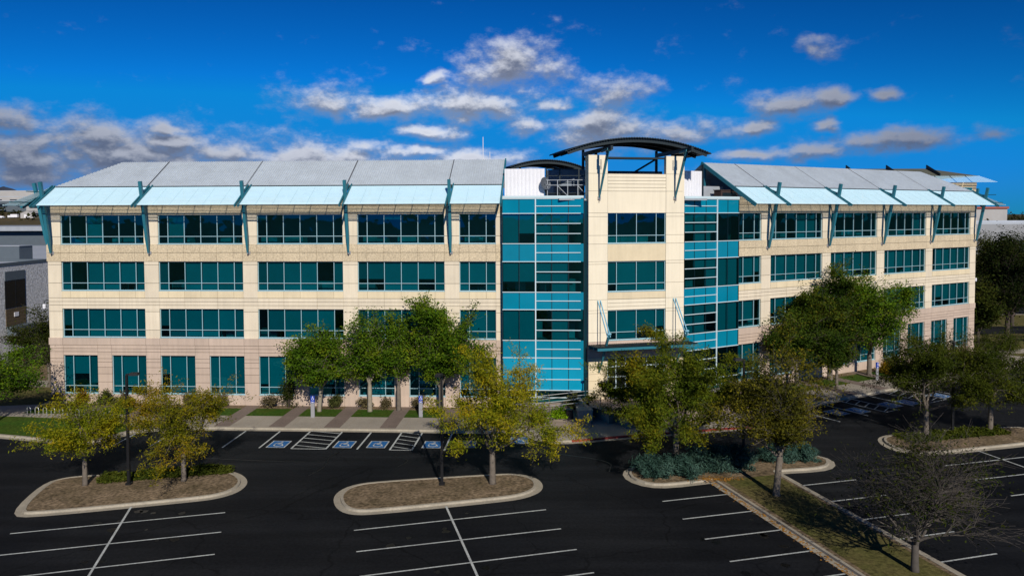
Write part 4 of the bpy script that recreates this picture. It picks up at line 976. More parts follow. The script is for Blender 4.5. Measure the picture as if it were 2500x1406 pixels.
# ================================================================== TREES
def grow_tree(seed, H, CW, fork, kind):
    """returns branch polylines, leaf anchor points; shaped to height H and crown width CW"""
    rn = np.random.default_rng(seed); br = []; anchors = []
    def rec(p, d, L, r, lvl, maxl, seg, trop, wig, ang, kids):
        pts = [p.copy()]; rads = [r]; d = d / np.linalg.norm(d)
        for i in range(seg):
            d = d + rn.normal(0, wig, 3) + np.array([0, 0, trop]); d /= np.linalg.norm(d)
            p = p + d * (L / seg); pts.append(p.copy()); rads.append(r * (1 - 0.75 * (i + 1) / seg))
            if lvl >= maxl - 1: anchors.append(p.copy())
            if lvl < maxl and (i >= 1 or lvl > 0):
                nk = kids[lvl]; k = int(nk) + (rn.random() < nk - int(nk))
                for _ in range(k):
                    ax = rn.normal(0, 1, 3); ax -= d * ax.dot(d); ax /= np.linalg.norm(ax); a = rn.uniform(*ang)
                    nd = d * math.cos(a) + ax * math.sin(a)
                    if kind == 'locust' and lvl >= 1: nd[2] = nd[2] * 0.55 + 0.03
                    rec(p.copy(), nd, L * rn.uniform(.45, .72), rads[-1] * .62 + .003, lvl + 1, maxl, max(3, seg - 1), trop * .5, wig, ang, kids)
        br.append((np.array(pts), np.array(rads), lvl))
    tr = 0.018 * H + 0.03
    if kind == 'locust':
        nl = 6
        for i in range(nl):
            a = 2 * math.pi * (i + rn.uniform(-.3, .3)) / nl; e = rn.uniform(.45, .95) if i % 3 else 1.25
            rec(np.array([0, 0, fork * rn.uniform(.88, 1.1)]), np.array([math.cos(a) * math.cos(e), math.sin(a) * math.cos(e), math.sin(e)]), 1.0 * H * .5, tr * .55, 0, 2, 6, .03, .13, (.5, 1.0), (1.3, 1.3))
    elif kind == 'bare':
        rec(np.array([0, 0, fork * .9]), np.array([0.03, 0, 1.0]), H * .75, tr * .85, 0, 3, 9, .03, .05, (.45, .85), (1.8, 1.3, 1.2))
        for i in range(6):
            a = 2 * math.pi * i / 6 + rn.uniform(-.4, .4); e = rn.uniform(.3, .8)
            rec(np.array([0, 0, fork * rn.uniform(.9, 1.15)]), np.array([math.cos(a) * math.cos(e), math.sin(a) * math.cos(e), math.sin(e)]), H * .50, tr * .5, 0, 3, 6, .07, .09, (.35, .7), (1.3, 1.0, 1.2))
    else:
        rec(np.array([0, 0, fork * .9]), np.array([rn.uniform(-.08, .08), rn.uniform(-.08, .08), 1.0]), H * .70, tr * .75, 0, 2, 9, .02, .05, (.42, .9), (2.3, 1.4))
        for i in range(5):
            a = 2 * math.pi * i / 5 + rn.uniform(-.5, .5); e = rn.uniform(.8, 1.3)
            rec(np.array([0, 0, fork * rn.uniform(.95, 1.3)]), np.array([math.cos(a) * math.cos(e), math.sin(a) * math.cos(e), math.sin(e)]), H * rn.uniform(.38, .58), tr * .5, 0, 2, 6, .05, .09, (.45, .95), (1.9, 1.3))
    A = np.array(anchors); top = A[:, 2].max(); rr = np.percentile(np.hypot(A[:, 0], A[:, 1]), 96)
    kz = (H - fork) / (top - fork); kx = CW / 2 / rr
    def sh(P):
        Q = P.copy(); w = np.clip(P[:, 2] / fork, 0, 1)[:, None]; Q[:, :2] *= 1 + (kx - 1) * w; hi = P[:, 2] > fork; Q[hi, 2] = fork + (P[hi, 2] - fork) * kz; Q[:, 2] = np.maximum(Q[:, 2], fork * .62); return Q
    br = [(sh(p), r, l) for p, r, l in br]
    return br, sh(A), tr
def leaf_mesh(name, A, n, ln, wd, sig, m, seed, droop=0.0, flat=0.6, clump=0.0):
    rn = np.random.default_rng(seed)
    cell = np.floor(A / (clump or 1.0)).astype(int); _, inv = np.unique(cell, axis=0, return_inverse=True); inv = inv.ravel()
    w = np.exp(rn.normal(0, 0.85, inv.max() + 1))[inv] if clump else np.ones(len(A)); w /= w.sum()
    c = A[rn.choice(len(A), n, p=w)] + rn.normal(0, sig, (n, 3)) * np.array([1, 1, .7])
    nrm = rn.normal(0, 1, (n, 3)); nrm[:, 2] = np.abs(nrm[:, 2]) + flat; nrm /= np.linalg.norm(nrm, axis=1)[:, None]
    u = np.cross(nrm, rn.normal(0, 1, (n, 3))); u /= np.linalg.norm(u, axis=1)[:, None] + 1e-9
    u[:, 2] -= droop; u /= np.linalg.norm(u, axis=1)[:, None]; v = np.cross(nrm, u)
    s = rn.uniform(.65, 1.3, n)[:, None]; u *= ln / 2 * s; v *= wd / 2 * s
    V = np.stack([c - u, c + v * 1.0 - u * .1, c + u, c - v * 1.0 - u * .1], 1).reshape(-1, 3).astype(np.float32)
    me = bpy.data.meshes.new(name); me.vertices.add(4 * n); me.vertices.foreach_set('co', V.ravel()); me.loops.add(4 * n); me.loops.foreach_set('vertex_index', np.arange(4 * n, dtype=np.int32))
    me.polygons.add(n); me.polygons.foreach_set('loop_start', np.arange(0, 4 * n, 4, dtype=np.int32)); me.update(calc_edges=True); me.materials.append(m)
    o = bpy.data.objects.new(name, me); col.objects.link(o); return o
LOCUST = leaf_mat('honeylocust_leaves', [(0.075, 0.105, 0.010), (0.15, 0.16, 0.012), (0.22, 0.20, 0.012), (0.30, 0.22, 0.012), (0.36, 0.20, 0.012)])
LOCUSTG = leaf_mat('honeylocust_green', [(0.050, 0.085, 0.010), (0.090, 0.130, 0.012), (0.13, 0.16, 0.013), (0.21, 0.195, 0.013), (0.32, 0.21, 0.012)], 0.22)
LOCUSTY = leaf_mat('honeylocust_yellow', [(0.085, 0.135, 0.010), (0.18, 0.215, 0.012), (0.28, 0.275, 0.013), (0.38, 0.31, 0.014), (0.46, 0.30, 0.016)])
LOCUSTD = leaf_mat('honeylocust_olive', [(0.028, 0.045, 0.008), (0.055, 0.075, 0.010), (0.085, 0.10, 0.012), (0.14, 0.13, 0.013)], 0.22)
GREEN = leaf_mat('green_leaves', [(0.034, 0.080, 0.008), (0.070, 0.145, 0.011), (0.125, 0.205, 0.013), (0.26, 0.28, 0.016)], 0.6)
MAPLE = leaf_mat('maple_leaves', [(0.024, 0.052, 0.008), (0.045, 0.085, 0.011), (0.085, 0.115, 0.013), (0.19, 0.155, 0.016)], 0.3)
OLIVE = leaf_mat('olive_leaves', [(0.022, 0.036, 0.009), (0.046, 0.060, 0.011), (0.085, 0.085, 0.013)], 0.3)
DARKG = leaf_mat('dark_leaves', [(0.008, 0.016, 0.006), (0.018, 0.030, 0.008), (0.040, 0.048, 0.010)], 0.3)
BRONZE = leaf_mat('bronze_leaves', [(0.045, 0.05, 0.012), (0.10, 0.10, 0.014), (0.20, 0.17, 0.014), (0.30, 0.20, 0.014)], 0.22)
SHRUBG = leaf_mat('shrub_leaves', [(0.045, 0.065, 0.02), (0.10, 0.11, 0.035), (0.17, 0.15, 0.06)], 0.8)
SHRUBT = leaf_mat('twiggy_leaves', [(0.09, 0.075, 0.04), (0.17, 0.14, 0.07), (0.22, 0.19, 0.09)], 0.8)
SHRUBO = leaf_mat('orange_shrub_leaves', [(0.12, 0.10, 0.012), (0.26, 0.17, 0.012), (0.36, 0.17, 0.012)], 0.8)
JUNIPER = leaf_mat('juniper_needles', [(0.022, 0.055, 0.040), (0.055, 0.112, 0.088), (0.12, 0.21, 0.165)], 0.9)
GCOVER = leaf_mat('ground_cover_leaves', [(0.030, 0.045, 0.008), (0.065, 0.085, 0.012), (0.12, 0.13, 0.02)], 0.8)
LIME = leaf_mat('lime_leaves', [(0.13, 0.26, 0.01), (0.25, 0.42, 0.015), (0.36, 0.52, 0.02)], 1.0)
FARLEAF = leaf_mat('far_leaves', [(0.020, 0.026, 0.012), (0.040, 0.044, 0.018), (0.075, 0.07, 0.025)], 0.03)
def tree(x, y, z, H, CW, fork, kind, lm, nleaf, label, seed, bm=bark, ln=.26, wd=.13, sig=.2, droop=.0, group=None, lean=(0, 0), cat='tree', name='tree', minr=0.006):
    br, A, tr = grow_tree(seed, H, CW, fork, kind)
    t = thing(name, label, cat, (x, y, z), group)
    b = MB(); lx, ly = lean
    f0 = 0.0
    b.tube([(0, 0, -0.1), (0, 0, .25), (lx * .3, ly * .3, fork * .5), (lx * .7, ly * .7, fork), (lx * .9, ly * .9, fork * 1.15)], [tr * 1.35, tr * 1.08, tr, tr * .95, tr * .7], 9)
    for P, r, l in br:
        k = 6 if l == 0 else (4 if l == 1 else 3)
        b.tube([(p[0] + lx, p[1] + ly, p[2]) for p in P], np.maximum(r, minr), k, cap=False)
    b.build('trunk', bm, t, smooth=True)
    nleaf = int(nleaf * 1.75); ln *= .76; wd *= .76
    if nleaf:
        A = A + np.array([lx, ly, 0]); c = leaf_mesh('crown', A, nleaf, ln, wd, sig, lm, seed, droop, clump=1.3); c.parent = t
    return t
G1 = 'golden honey locusts on the car park islands'
tree(-27.3, 48.3, .2, 6.4, 6.3, 1.9, 'locust', LOCUSTY, 12000, 'golden thin tree at the left end of the left island', 21, ln=.24, wd=.075, sig=.20, droop=.35, group=G1)
tree(-21.3, 49.0, .2, 6.6, 7.2, 1.7, 'locust', LOCUST, 13000, 'golden thin tree right of the lamp post on the left island', 34, ln=.24, wd=.075, sig=.20, droop=.35, group=G1)
tree(-1.3, 48.3, .2, 8.9, 9.8, 2.1, 'locust', LOCUSTY, 19000, 'tall golden thin tree alone on the middle island', 5, ln=.25, wd=.08, sig=.22, droop=.35, group=G1)
tree(11.2, 52.0, .2, 9.8, 13.0, 2.0, 'locust', LOCUSTG, 58000, 'large green tree with an orange top standing in the blue junipers', 47, ln=.26, wd=.085, sig=.24, droop=.35)
tree(16.1, 46.2, .15, 9.4, 7.2, 2.2, 'broad', BRONZE, 19000, 'slim trunked tree on the grass strip with orange crown and dark lower leaves', 8, ln=.24, wd=.10, sig=.24, droop=.2, lean=(.25, .0))
tree(19.3, 36.2, .15, 7.7, 7.4, 1.3, 'bare', OLIVE, 2600, 'nearly bare grey tree in the right foreground', 13, bm=mat('bare_bark', (0.095, 0.083, 0.072), .95, .2, 3), ln=.22, wd=.10, sig=.30, minr=0.0055)
tree(31.6, 58.0, .2, 8.6, 10.5, 2.0, 'locust', LOCUSTD, 24000, 'green thin leaved tree at the left tip of the right island', 64, ln=.25, wd=.08, sig=.24, droop=.35)
tree(37.4, 59.4, .2, 8.4, 10.5, 2.2, 'locust', LOCUSTD, 24000, 'green thin leaved tree at the right edge on the right island', 71, ln=.25, wd=.08, sig=.24, droop=.35)
tree(*FL(12.2, 1.9, 0)[:2], .14, 8.2, 6.3, 2.0, 'broad', GREEN, 19000, 'round green tree with leaning pale trunk behind the left sign post', 91, bm=barkpale, ln=.25, wd=.16, sig=.25, lean=(.25, 0))
tree(*FL(7.75, 1.7, 0)[:2], .14, 9.3, 4.7, 2.1, 'broad', GREEN, 17000, 'green tree with straight pale trunk, second from left by the left wing', 92, bm=barkpale, ln=.25, wd=.16, sig=.25)
tree(*FL(5.3, 1.2, 0)[:2], .14, 8.9, 3.0, 1.9, 'broad', GREEN, 10000, 'narrow green tree between the pale trunk tree and the tallest one', 93, ln=.25, wd=.16, sig=.22)
tree(*FL(1.5, 1.5, 0)[:2], .14, 10.4, 6.2, 2.0, 'broad', GREEN, 22000, 'tallest green tree by the left wing, beside the golden middle tree', 97, ln=.25, wd=.16, sig=.25)
tree(*FR(3.4, 1.6, 0)[:2], .14, 10.2, 7.4, 1.9, 'broad', MAPLE, 17000, 'leftmost green tree of the clump before the right wing', 101, ln=.28, wd=.18, sig=.28)
tree(*FR(8.6, 1.5, 0)[:2], .14, 12.6, 9.0, 2.2, 'broad', MAPLE, 26000, 'tallest tree of the clump before the right wing, yellowish at its top', 102, ln=.28, wd=.18, sig=.3)
tree(*FR(14.2, 2.1, 0)[:2], .14, 11.6, 9.4, 2.2, 'broad', GREEN, 24000, 'dark green tree at the right side of the clump before the right wing', 103, ln=.28, wd=.18, sig=.3)
tree(*FR(5.8, 4.4, 0)[:2], .14, 6.6, 4.6, 1.6, 'broad', MAPLE, 9000, 'small green tree low in front of the clump by the right wing', 104, ln=.26, wd=.16, sig=.26)
tree(-43.2, 63.2, .14, 6.9, 7.2, 1.9, 'broad', GREEN, 16000, 'dark green tree on the lawn at the left edge', 111, ln=.24, wd=.14, sig=.26)
tree(-46.6, 76.5, .14, 5.2, 2.6, 2.2, 'broad', OLIVE, 3000, 'young slim tree beside the left building corner', 112, ln=.22, wd=.12, sig=.2)
tree(-52.4, 86, .1, 7.6, 6.2, 1.2, 'broad', OLIVE, 10000, 'bushy dark tree before the grey brick building', 113, ln=.28, wd=.16, sig=.3)
# trees past the right end of the building
far = [(67.5, 104, 15.5, 9.5, DARKG, 'tall dark tree past the right wing at the right edge'), (60.5, 99, 9.5, 4.6, OLIVE, 'slim brownish tree beside the right end of the right wing'), (76, 116, 13.5, 9, OLIVE, 'olive green tree behind the tall dark tree at the right edge'),
       (63.8, 112, 13.5, 5.5, OLIVE, 'light green tree touching the right end wall of the building'), (84, 128, 14.5, 10, DARKG, 'dark tree farthest right behind the road'), (74, 96, 6.0, 7.0, OLIVE, 'low spreading tree by the right hand lawn'), (94, 150, 14, 10, OLIVE, 'green tree before the long grey warehouse'), (106, 160, 15, 11, DARKG, 'dark green tree before the long grey warehouse, farther right')]
for i, (x, y, h, w, m, lb) in enumerate(far): tree(x, y, .1, h, w, h * .16, 'broad', m, 8000, lb, 130 + i, bm=barkdark, ln=.42, wd=.26, sig=.45, group='trees past the right end of the building')

def shrub(x, y, z, h, w, lm, n, label, seed, ln=.16, wd=.09, name='shrub', twigs=14, group=None, flat=.6, dome=True):
    rn = np.random.default_rng(seed); t = thing(name, label, 'shrub', (x, y, z), group)
    b = MB(); A = []
    for i in range(twigs):
        a = rn.uniform(0, 6.28); e = rn.uniform(.35, 1.35); L = rn.uniform(.7, 1.05); p = np.zeros(3); d = np.array([math.cos(a) * math.cos(e), math.sin(a) * math.cos(e), math.sin(e)]); pts = [p.copy()]
        for k in range(4):
            d = d + rn.normal(0, .15, 3); d /= np.linalg.norm(d); p = p + d * L / 4; q = p * np.array([w / 2, w / 2, h]); pts.append(q)
            if k > 0: A += [q] * 2; 
        b.tube([pts[0]] + [tuple(q) for q in pts[1:]], [.03, .022, .015, .01, .006], 4, cap=False)
    A = np.array(A); A[:, 2] = np.maximum(A[:, 2], .06)
    b.build('stems', barkdark, t, smooth=True); c = leaf_mesh('foliage', A, n, ln, wd, min(w, h) * .13, lm, seed, 0, flat); c.parent = t
    me = c.data; 
    return t
SB = [(36.9, .6, 1.2, 1.6, SHRUBT, 'greyish twiggy shrub at the left building corner'), (34.6, .7, 1.5, 1.8, SHRUBO, 'golden shrub under the leftmost ground floor window'), (32.2, .6, 1.4, 2.0, SHRUBG, 'green shrub under the second ground floor window'), (30.6, .9, 1.5, 1.7, SHRUBT, 'brown twiggy shrub beside the second ground floor window'),
      (24.6, .7, 1.3, 1.7, SHRUBT, 'brown twiggy shrub under the third ground floor window'), (21.6, .7, 1.2, 1.6, SHRUBT, 'sparse twiggy shrub under the fourth ground floor window'), (17.0, .8, 1.35, 1.7, SHRUBT, 'pale twiggy shrub under the fifth ground floor window'), (15.4, .6, 2.6, 1.9, OLIVE, 'tall dark green shrub left of the round green tree'),
      (11.1, .6, 1.2, 1.4, SHRUBG, 'small green shrub right of the left sign post'), (8.6, .5, 1.0, 1.5, SHRUBT, 'low brown shrub left of the straight pale trunk'), (6.6, .5, 1.0, 1.5, SHRUBT, 'low brown shrub right of the straight pale trunk'), (3.6, .5, 1.1, 1.5, SHRUBT, 'low brown shrub behind the second sign post')]
for i, (s, n, h, w, m, lb) in enumerate(SB): shrub(*FL(s, n, 0)[:2], .14, h, w, m, 900 if m is SHRUBT else 1500, lb, 200 + i, group='shrubs along the left wing wall')
for i, (s, n, h, w, m, lb) in enumerate([(16.5, 2.6, 1.5, 2.0, SHRUBO, 'golden shrub right of the trees before the right wing'), (20, 1.2, 1.6, 2.4, SHRUBG, 'green shrub under the right wing windows'), (26, 1.2, 1.4, 2.2, SHRUBT, 'twiggy shrub under the right wing windows near the end'), (33, 1.2, 1.8, 2.6, SHRUBT, 'grey twiggy shrub under the last window of the right wing'), (40, 0, 2.2, 3.4, OLIVE, 'olive shrub at the right building corner'), (43, 2, 2.0, 3.6, SHRUBG, 'wide green shrub past the right building corner'), (-2, 1.5, 2.2, 2.2, OLIVE, 'dark green shrub by the right curtain wall')]):
    shrub(*FR(s, n, 0)[:2], .14, h, w, m, 1800, lb, 230 + i, group='shrubs along the right wing wall')
# blue junipers of the T shaped island
JU = [(9.4, 50.2, 1.2, 3.6, 'blue green juniper at the left tip of the planted island'), (11.5, 50.3, 1.05, 3.4, 'low blue juniper before the large tree trunk'), (13.4, 50.9, 1.55, 4.2, 'tallest blue juniper, right of the large tree trunk'), (15.3, 51.8, 1.25, 3.2, 'blue juniper beside the lamp post foot'), (18.4, 52.6, 1.1, 2.8, 'blue juniper behind the slim trunked tree'), (20.2, 53.2, 1.0, 2.6, 'blue juniper at the right tip of the planted island')]
for i, (x, y, h, w, lb) in enumerate(JU): shrub(x, y, .14, h, w, JUNIPER, 8000, lb, 260 + i, ln=.30, wd=.055, name='juniper', twigs=46, group='blue junipers on the planted island', flat=.2)
def gcover(pts_fn, n, label, seed, m=GCOVER):
    rn = np.random.default_rng(seed); A = np.array([pts_fn(rn) for _ in range(n // 5)]); c = leaf_mesh('ground_cover', A, n, .20, .11, .10, m, seed); tag(c, label, 'ground cover', kind='stuff')
E1, E2 = LOT.S, LOT.N
def strip_fn(x0, y0, Ln, Wd):
    def f(rn):
        a = rn.uniform(0, Ln); w = rn.uniform(0, Wd) * (.75 + .25 * math.sin(a * 2.1 + 1)); p = Vector((x0, y0, 0)) + E1 * a + E2 * w
        return (p.x, p.y, .2 + .24 * rn.random() * math.sin(math.pi * min(1, max(0.15, w / Wd))))
    return f
gcover(strip_fn(-26.6, 48.5, 8.0, 1.75), 9000, 'low green ground cover along the back of the left island', 300)
gcover(strip_fn(30.0, 56.6, 9.0, 2.2), 9000, 'low green ground cover across the right island', 301)
# lime plants in a pot by the bin
po = Vector((4.05, 63.7, .13)); t = thing('planter', 'pot overflowing with lime green leaves left of the dark litter bin', 'planter', po)
b = MB(); b.tube([po + Vector((0, 0, z)) for z in (0, .45, .5)], [.32, .45, .42], 12); b.build('pot', mat('pot_dark', (0.04, 0.035, 0.03), .7, .1), t, po)
A = np.array([[random.gauss(0, .42), random.gauss(0, .32), .45 + abs(random.gauss(0, .28)) - random.random() * .35] for _ in range(260)]); c = leaf_mesh('foliage', A, 1500, .17, .14, .07, LIME, 5); c.parent = t
po = Vector((5.15, 65.3, .5)); t = thing('planter', 'pot of darker green leaves behind the lime one, against the block wall', 'planter', po)
b = MB(); b.tube([po + Vector((0, 0, z)) for z in (-.2, .35, .4)], [.3, .42, .4], 12); b.build('pot', mat('pot_dark', (0.04, 0.035, 0.03), .7, .1), t, po)
A = np.array([[random.gauss(0, .3), random.gauss(0, .28), .4 + abs(random.gauss(0, .42))] for _ in range(200)]); c = leaf_mesh('foliage', A, 1200, .22, .09, .07, SHRUBG, 6); c.parent = t

# ================================================================== NEIGHBOURS
def block(F, s0, s1, n0, n1, z0, z1, name, label, wallm, roofm_, parapet=.4, group=None):
    o = F((s0 + s1) / 2, n1, z0); t = thing(name, label, 'building', o, group)
    b = MB(); b.box(F, s0, s1, n0, n1, z0, z1); w = b.build('wall', wallm, t, o)
    b = MB(); b.box(F, s0 + .3, s1 - .3, n0 + .3, n1 - .3, z1 + .003, z1 + .05); b.build('roof', roofm_, t, o)
    b = MB()
    for q in ((s0 - .05, s1 + .05, n1 - .25, n1 + .05), (s0 - .05, s1 + .05, n0 - .05, n0 + .25), (s0 - .05, s0 + .25, n0 + .25, n1 - .25), (s1 - .25, s1 + .05, n0 + .25, n1 - .25)): b.box(F, *q, z1 + .004, z1 + parapet)
    b.build('parapet', slate if parapet < .5 else roofwhite, t, o)
    return t, o
# grey brick building, its long side facing right
FG = frame((-58.4, 96.5), (0, -1), (1, 0))
t, o = block(FG, 0, 32, -30, 0, 0, 11.6, 'brick_building', 'grey brick building with dark window and tan siding at the left edge', brick, roofwhite, .35)
for s in (4.9, 14.5):
    b = MB(); b.box(FG, s, s + 3.6, 0, .06, 9.9, 10.95); b.build('panel', slate, t, o)
    b = MB(); b.box(FG, s - .05, s + 3.65, -.02, .05, 6.65, 9.88); b.box(FG, s + 1.75, s + 1.85, .05, .08, 6.7, 9.85); f_ = b.build('window', black, t, o)
    b = MB(); b.quad(FG(s + .08, .056, 6.75), FG(s + 3.52, .056, 6.75), FG(s + 3.52, .056, 9.8), FG(s + .08, .056, 9.8)); b.build('pane', darkglass, f_, o)
    b = MB()
    for k in range(10): b.box(FG, s, s + 3.6, 0, .05 + .012 * (k % 2), 4.6 + k * .2, 4.795 + k * .2)
    b.build('siding', siding, t, o)
    b = MB(); b.box(FG, s + 1.4, s + 2.2, .06, .11, 5.6, 6.1); b.build('vent', white, t, o)
    b = MB(); b.box(FG, s - .3, s + 3.4, 0, 1.1, 3.5, 4.55); b.build('awning', slate, t, o)
fo = Vector((-54.6, 88, 0)); t = thing('board_fence', 'brown board fence with dark posts before the grey brick building', 'fence', fo)
FF = frame((-55.2, 94.5), (0.06, -1), (1, 0.06)); b = MB()
for k in range(12): b.box(FF, 0.05, 12, -.03, .01 + .01 * (k % 2), .2 + k * .2, .39 + k * .2)
b.build('boards', wood, t, fo)
for s in (0, 3, 6, 9, 12):
    b = MB(); b.box(FF, s - .07, s + .07, -.1, .07, 0, 2.75); b.build('post', black, t, fo)
t, o = block(frame((0, 0), (1, 0), (0, -1)), -150, -63, -168, -101, 0, 10.9, 'warehouse', 'low building with wide pale flat roof behind the grey brick one', fargrey, roofwhite, .3)
uo = Vector((-68, 112, 10.95)); u = thing('air_handling_unit', 'grey rooftop unit on the pale flat roof at the left edge', 'rooftop unit', uo)
b = MB(); b.box(W, -75, -69.5, 108, 111, 11, 13.1); b.build('casing', slate, u, uo); b = MB(); b.box(W, -75.1, -69.4, 107.9, 111.1, 13.1, 13.2); b.build('lid', equip, u, uo)
t, o = block(frame((0, 0), (1, 0), (0, -1)), -175, -101, -205, -180, 0, 13.6, 'dark_flat_roofed_building', 'dark building with grey overhanging roof edge behind the pale roof', slate, equip, .35)
b = MB(); b.box(W, -176, -100, 178, 206, 13.98, 15.0); b.build('roof_slab', equip, t, o)
# houses, sheds and vehicles on the rising land at far left
def gable(x, y, w, d, h, rh, wallm, rm, name, label, group=None):
    z = hill_h(x, y) - .3; o = Vector((x, y, z)); t = thing(name, label, 'building', o, group)
    b = MB(); b.box(W, x - w / 2, x + w / 2, y - d / 2, y + d / 2, z, z + h); b.add([(x - w / 2, y - d / 2, z + h), (x + w / 2, y - d / 2, z + h), (x, y - d / 2, z + h + rh)], [(0, 1, 2)]); b.add([(x - w / 2, y + d / 2, z + h), (x + w / 2, y + d / 2, z + h), (x, y + d / 2, z + h + rh)], [(0, 2, 1)]); b.build('wall', wallm, t, o)
    b = MB()
    for sg in (-1, 1): b.hexa([(x, y - d / 2 - .3, z + h + rh), (x + sg * (w / 2 + .3), y - d / 2 - .3, z + h - .05), (x + sg * (w / 2 + .3), y + d / 2 + .3, z + h - .05), (x, y + d / 2 + .3, z + h + rh), (x, y - d / 2 - .3, z + h + rh + .15), (x + sg * (w / 2 + .3), y - d / 2 - .3, z + h + .1), (x + sg * (w / 2 + .3), y + d / 2 + .3, z + h + .1), (x, y + d / 2 + .3, z + h + rh + .15)])
    b.build('roof', rm, t, o)
    b = MB(); b.box(W, x - w * .22, x + w * .22, y - d / 2 - .06, y - d / 2 - .01, z + .3, z + h * .75); b.build('door', white, t, o)
gable(-313, 500, 8.2, 10, 3.2, 1.5, farwall, farwall, 'white_shed', 'small white gabled shed on the dry slope at far left')
def flatb(x, y, w, d, h, wallm, label, name='industrial_building', nwin=0):
    z = hill_h(x, y) - .3; t, o = block(W, x - w / 2, x + w / 2, y - d / 2, y + d / 2, z, z + h, name, label, wallm, roofwhite, .6, 'industrial buildings on the far left slope')
    for k in range(nwin):
        b = MB(); c = x - w / 2 + w * (k + .5) / nwin; b.box(W, c - w * .12 / nwin * 2, c + w * .12 / nwin * 2, y - d / 2 - .12, y - d / 2 - .02, z + h * .45, z + h * .75); b.build('window', darkglass, t, o)
flatb(-396, 600, 62, 30, 8, slate, 'blue grey industrial building at the left edge below the mountain', nwin=4)
flatb(-356, 590, 22, 20, 7, farwall, 'white industrial building beside the blue grey one', nwin=2)
flatb(-420, 720, 110, 40, 9, farwall, 'long white industrial building with dark openings, highest on the slope', nwin=8)
flatb(-580, 1000, 160, 50, 12, farwall, 'far pale warehouse on the skyline at the left edge', nwin=0)
def vehicle(x, y, label, truck):
    z = hill_h(x, y); o = Vector((x, y, z)); t = thing('parked_truck' if truck else 'parked_car', label, 'truck' if truck else 'car', o)
    b = MB()
    if truck: b.box(W, x - 1, x + 3.4, y - 1, y + 1, z + .6, z + 2.6); b.box(W, x - 2.8, x - 1.1, y - 1, y + 1, z + .5, z + 1.9)
    else: b.box(W, x - 2.2, x + 2.2, y - .9, y + .9, z + .35, z + .95); b.hexa([(x - 1.4, y - .85, z + .95), (x + 1.5, y - .85, z + .95), (x + 1.5, y + .85, z + .95), (x - 1.4, y + .85, z + .95), (x - .8, y - .75, z + 1.5), (x + 1.0, y - .75, z + 1.5), (x + 1.0, y + .75, z + 1.5), (x - .8, y + .75, z + 1.5)])
    b.build('body', white, t, o)
    for sx in (-1.6, 1.7):
        for sy in (-.9, .9): b = MB(); b.tube([(x + sx, y + sy - .1, z + .35), (x + sx, y + sy + .1, z + .35)], .36, 10); b.build('wheel', black, t, o)
vehicle(-322, 495, 'white truck parked on the dry slope left of the white shed', True)
vehicle(-331, 497, 'white car parked on the dry slope at far left', False)
# right: warehouses and second office building behind the right wing
t, o = block(W, 196, 380, 325, 400, 0, 12.6, 'warehouse', 'long pale grey warehouse right of the building end', fargrey, roofwhite, .9)
for k in range(3): b = MB(); b.box(W, 214 + 40 * k, 236 + 40 * k, 324.8, 324.97, 0, 6); b.build('dock_door', slate, t, o)
t, o = block(W, 400, 452, 700, 760, 0, 22.6, 'warehouse', 'far pale warehouse with a rust red roof edge on the right skyline', farwall, roofwhite, .6)
b = MB(); b.box(W, 399, 453, 699, 699.9, 21.4, 23.3); b.build('red_trim', redtrim, t, o)
for i, (x, y, w, h, m, lb) in enumerate([(318, 520, 24, 10, farwall, 'small pale building among the far trees at the right'), (352, 540, 30, 11, fargrey, 'grey building among the far trees at the right edge'), (292, 480, 12, 8, farwall, 'tiny pale house among the far trees by the building end')]):
    block(W, x, x + w, y, y + 14, 0, h, 'house', lb, m, roofwhite, .6, 'houses among the far trees')
fx = frame((90.7, 150), (-1, 0), (0, -1)); oo = Vector((75, 150, 0)); b2 = thing('second_office_building', 'similar office building with shade-toned olive roof behind the right wing', 'building', oo)
b = MB(); b.box(fx, 0, 45, -20, 0, 0, 23.3); b.box(fx, -.05, 45, 0, .06, 22.6, 23.3); b.build('wall', tan, b2, oo)
for k in range(6):
    for zr0 in (20.0, 15.8, 11.6):
        b = MB(); b.box(fx, .8 + k * 7.2, 7.0 + k * 7.2, .005, .05, zr0, zr0 + 2.3)
        for j in range(5): b.box(fx, .8 + k * 7.2 + j * 1.5, .92 + k * 7.2 + j * 1.5, .05, .1, zr0, zr0 + 2.3)
        w_ = b.build('window', alu, b2, oo); b = MB(); b.quad(fx(.9 + k * 7.2, .056, zr0 + .1), fx(6.9 + k * 7.2, .056, zr0 + .1), fx(6.9 + k * 7.2, .056, zr0 + 2.2), fx(.9 + k * 7.2, .056, zr0 + 2.2)); b.build('pane', mat('far_teal_glass', (0.01, 0.22, 0.24), .1, .1), w_, oo)
b = MB(); zr_, ze = 26.3, 24.55
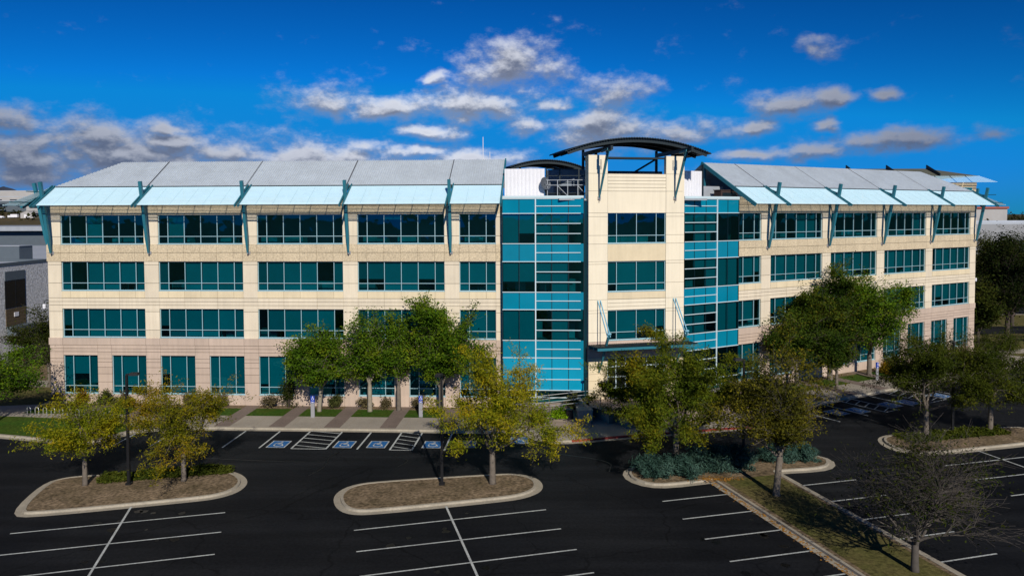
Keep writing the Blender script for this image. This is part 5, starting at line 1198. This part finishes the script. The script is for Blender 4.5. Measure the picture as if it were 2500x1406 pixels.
b.quad(fx(-0.5, 0, ze), fx(44, 0, ze), fx(44, -5, zr_), fx(7.1, -5, zr_)); b.quad(fx(-.5, 0, ze), fx(7.1, -5, zr_), fx(7.1, -9, zr_), fx(-.5, -14, ze)); b.quad(fx(7.1, -9, zr_), fx(7.1, -5, zr_), fx(44, -5, zr_), fx(44, -9, zr_)); b.build('metal_roof', olive, b2, oo)
b = MB()
for s in (7.1, 15.2, 23.3): b.hexa([fx(s - .1, .1, ze), fx(s + .1, .1, ze), fx(s + .1, -5, zr_ + .03), fx(s - .1, -5, zr_ + .03), fx(s - .1, .1, ze + .5), fx(s + .1, .1, ze + .5), fx(s + .1, -5, zr_ + .75), fx(s - .1, -5, zr_ + .75)])
b.build('roof_fin', navy, b2, oo)
b = MB()
for a, c in ((-2.6, 2.2), (2.4, 5.2), (5.4, 8.2), (8.4, 14)):
    for k in range(9):
        t_ = k / 8; n = .1 + 2.2 * t_; zz_ = ze - .05 - 1.2 * t_; b.box(fx, a + (0 if a > 0 else (1 - t_) * 2), c, n - .09, n + .09, zz_ - .03, zz_ + .03)
b.build('sunshade', louvre, b2, oo)
# distant trees: too many to count
rn = np.random.default_rng(77); pts = []
for _ in range(900):
    y = rn.uniform(430, 900); x = y * rn.uniform(.585, .72); h = rn.uniform(5, 9)
    for k in range(6): pts.append((x + rn.normal(0, 2.6), y + rn.normal(0, 2), abs(rn.normal(h * .55, h * .28))))
for _ in range(70):
    y = rn.uniform(420, 900); x = -y * rn.uniform(.56, .72); h = rn.uniform(2.5, 4.5)
    for k in range(5): pts.append((x + rn.normal(0, 2.2), y + rn.normal(0, 2), hill_h(x, y) + abs(rn.normal(h * .5, h * .28))))
for _ in range(1200):
    y = rn.uniform(900, 1500); x = y * rn.uniform(.2, .75); h = rn.uniform(8, 17)
    for k in range(4): pts.append((x + rn.normal(0, 6), y, abs(rn.normal(h * .6, h * .3))))
c = leaf_mesh('far_trees', np.array(pts), 42000, 2.6, 1.9, 1.1, FARLEAF, 9); tag(c, 'far off trees and town greenery along the skyline', 'trees', kind='stuff')
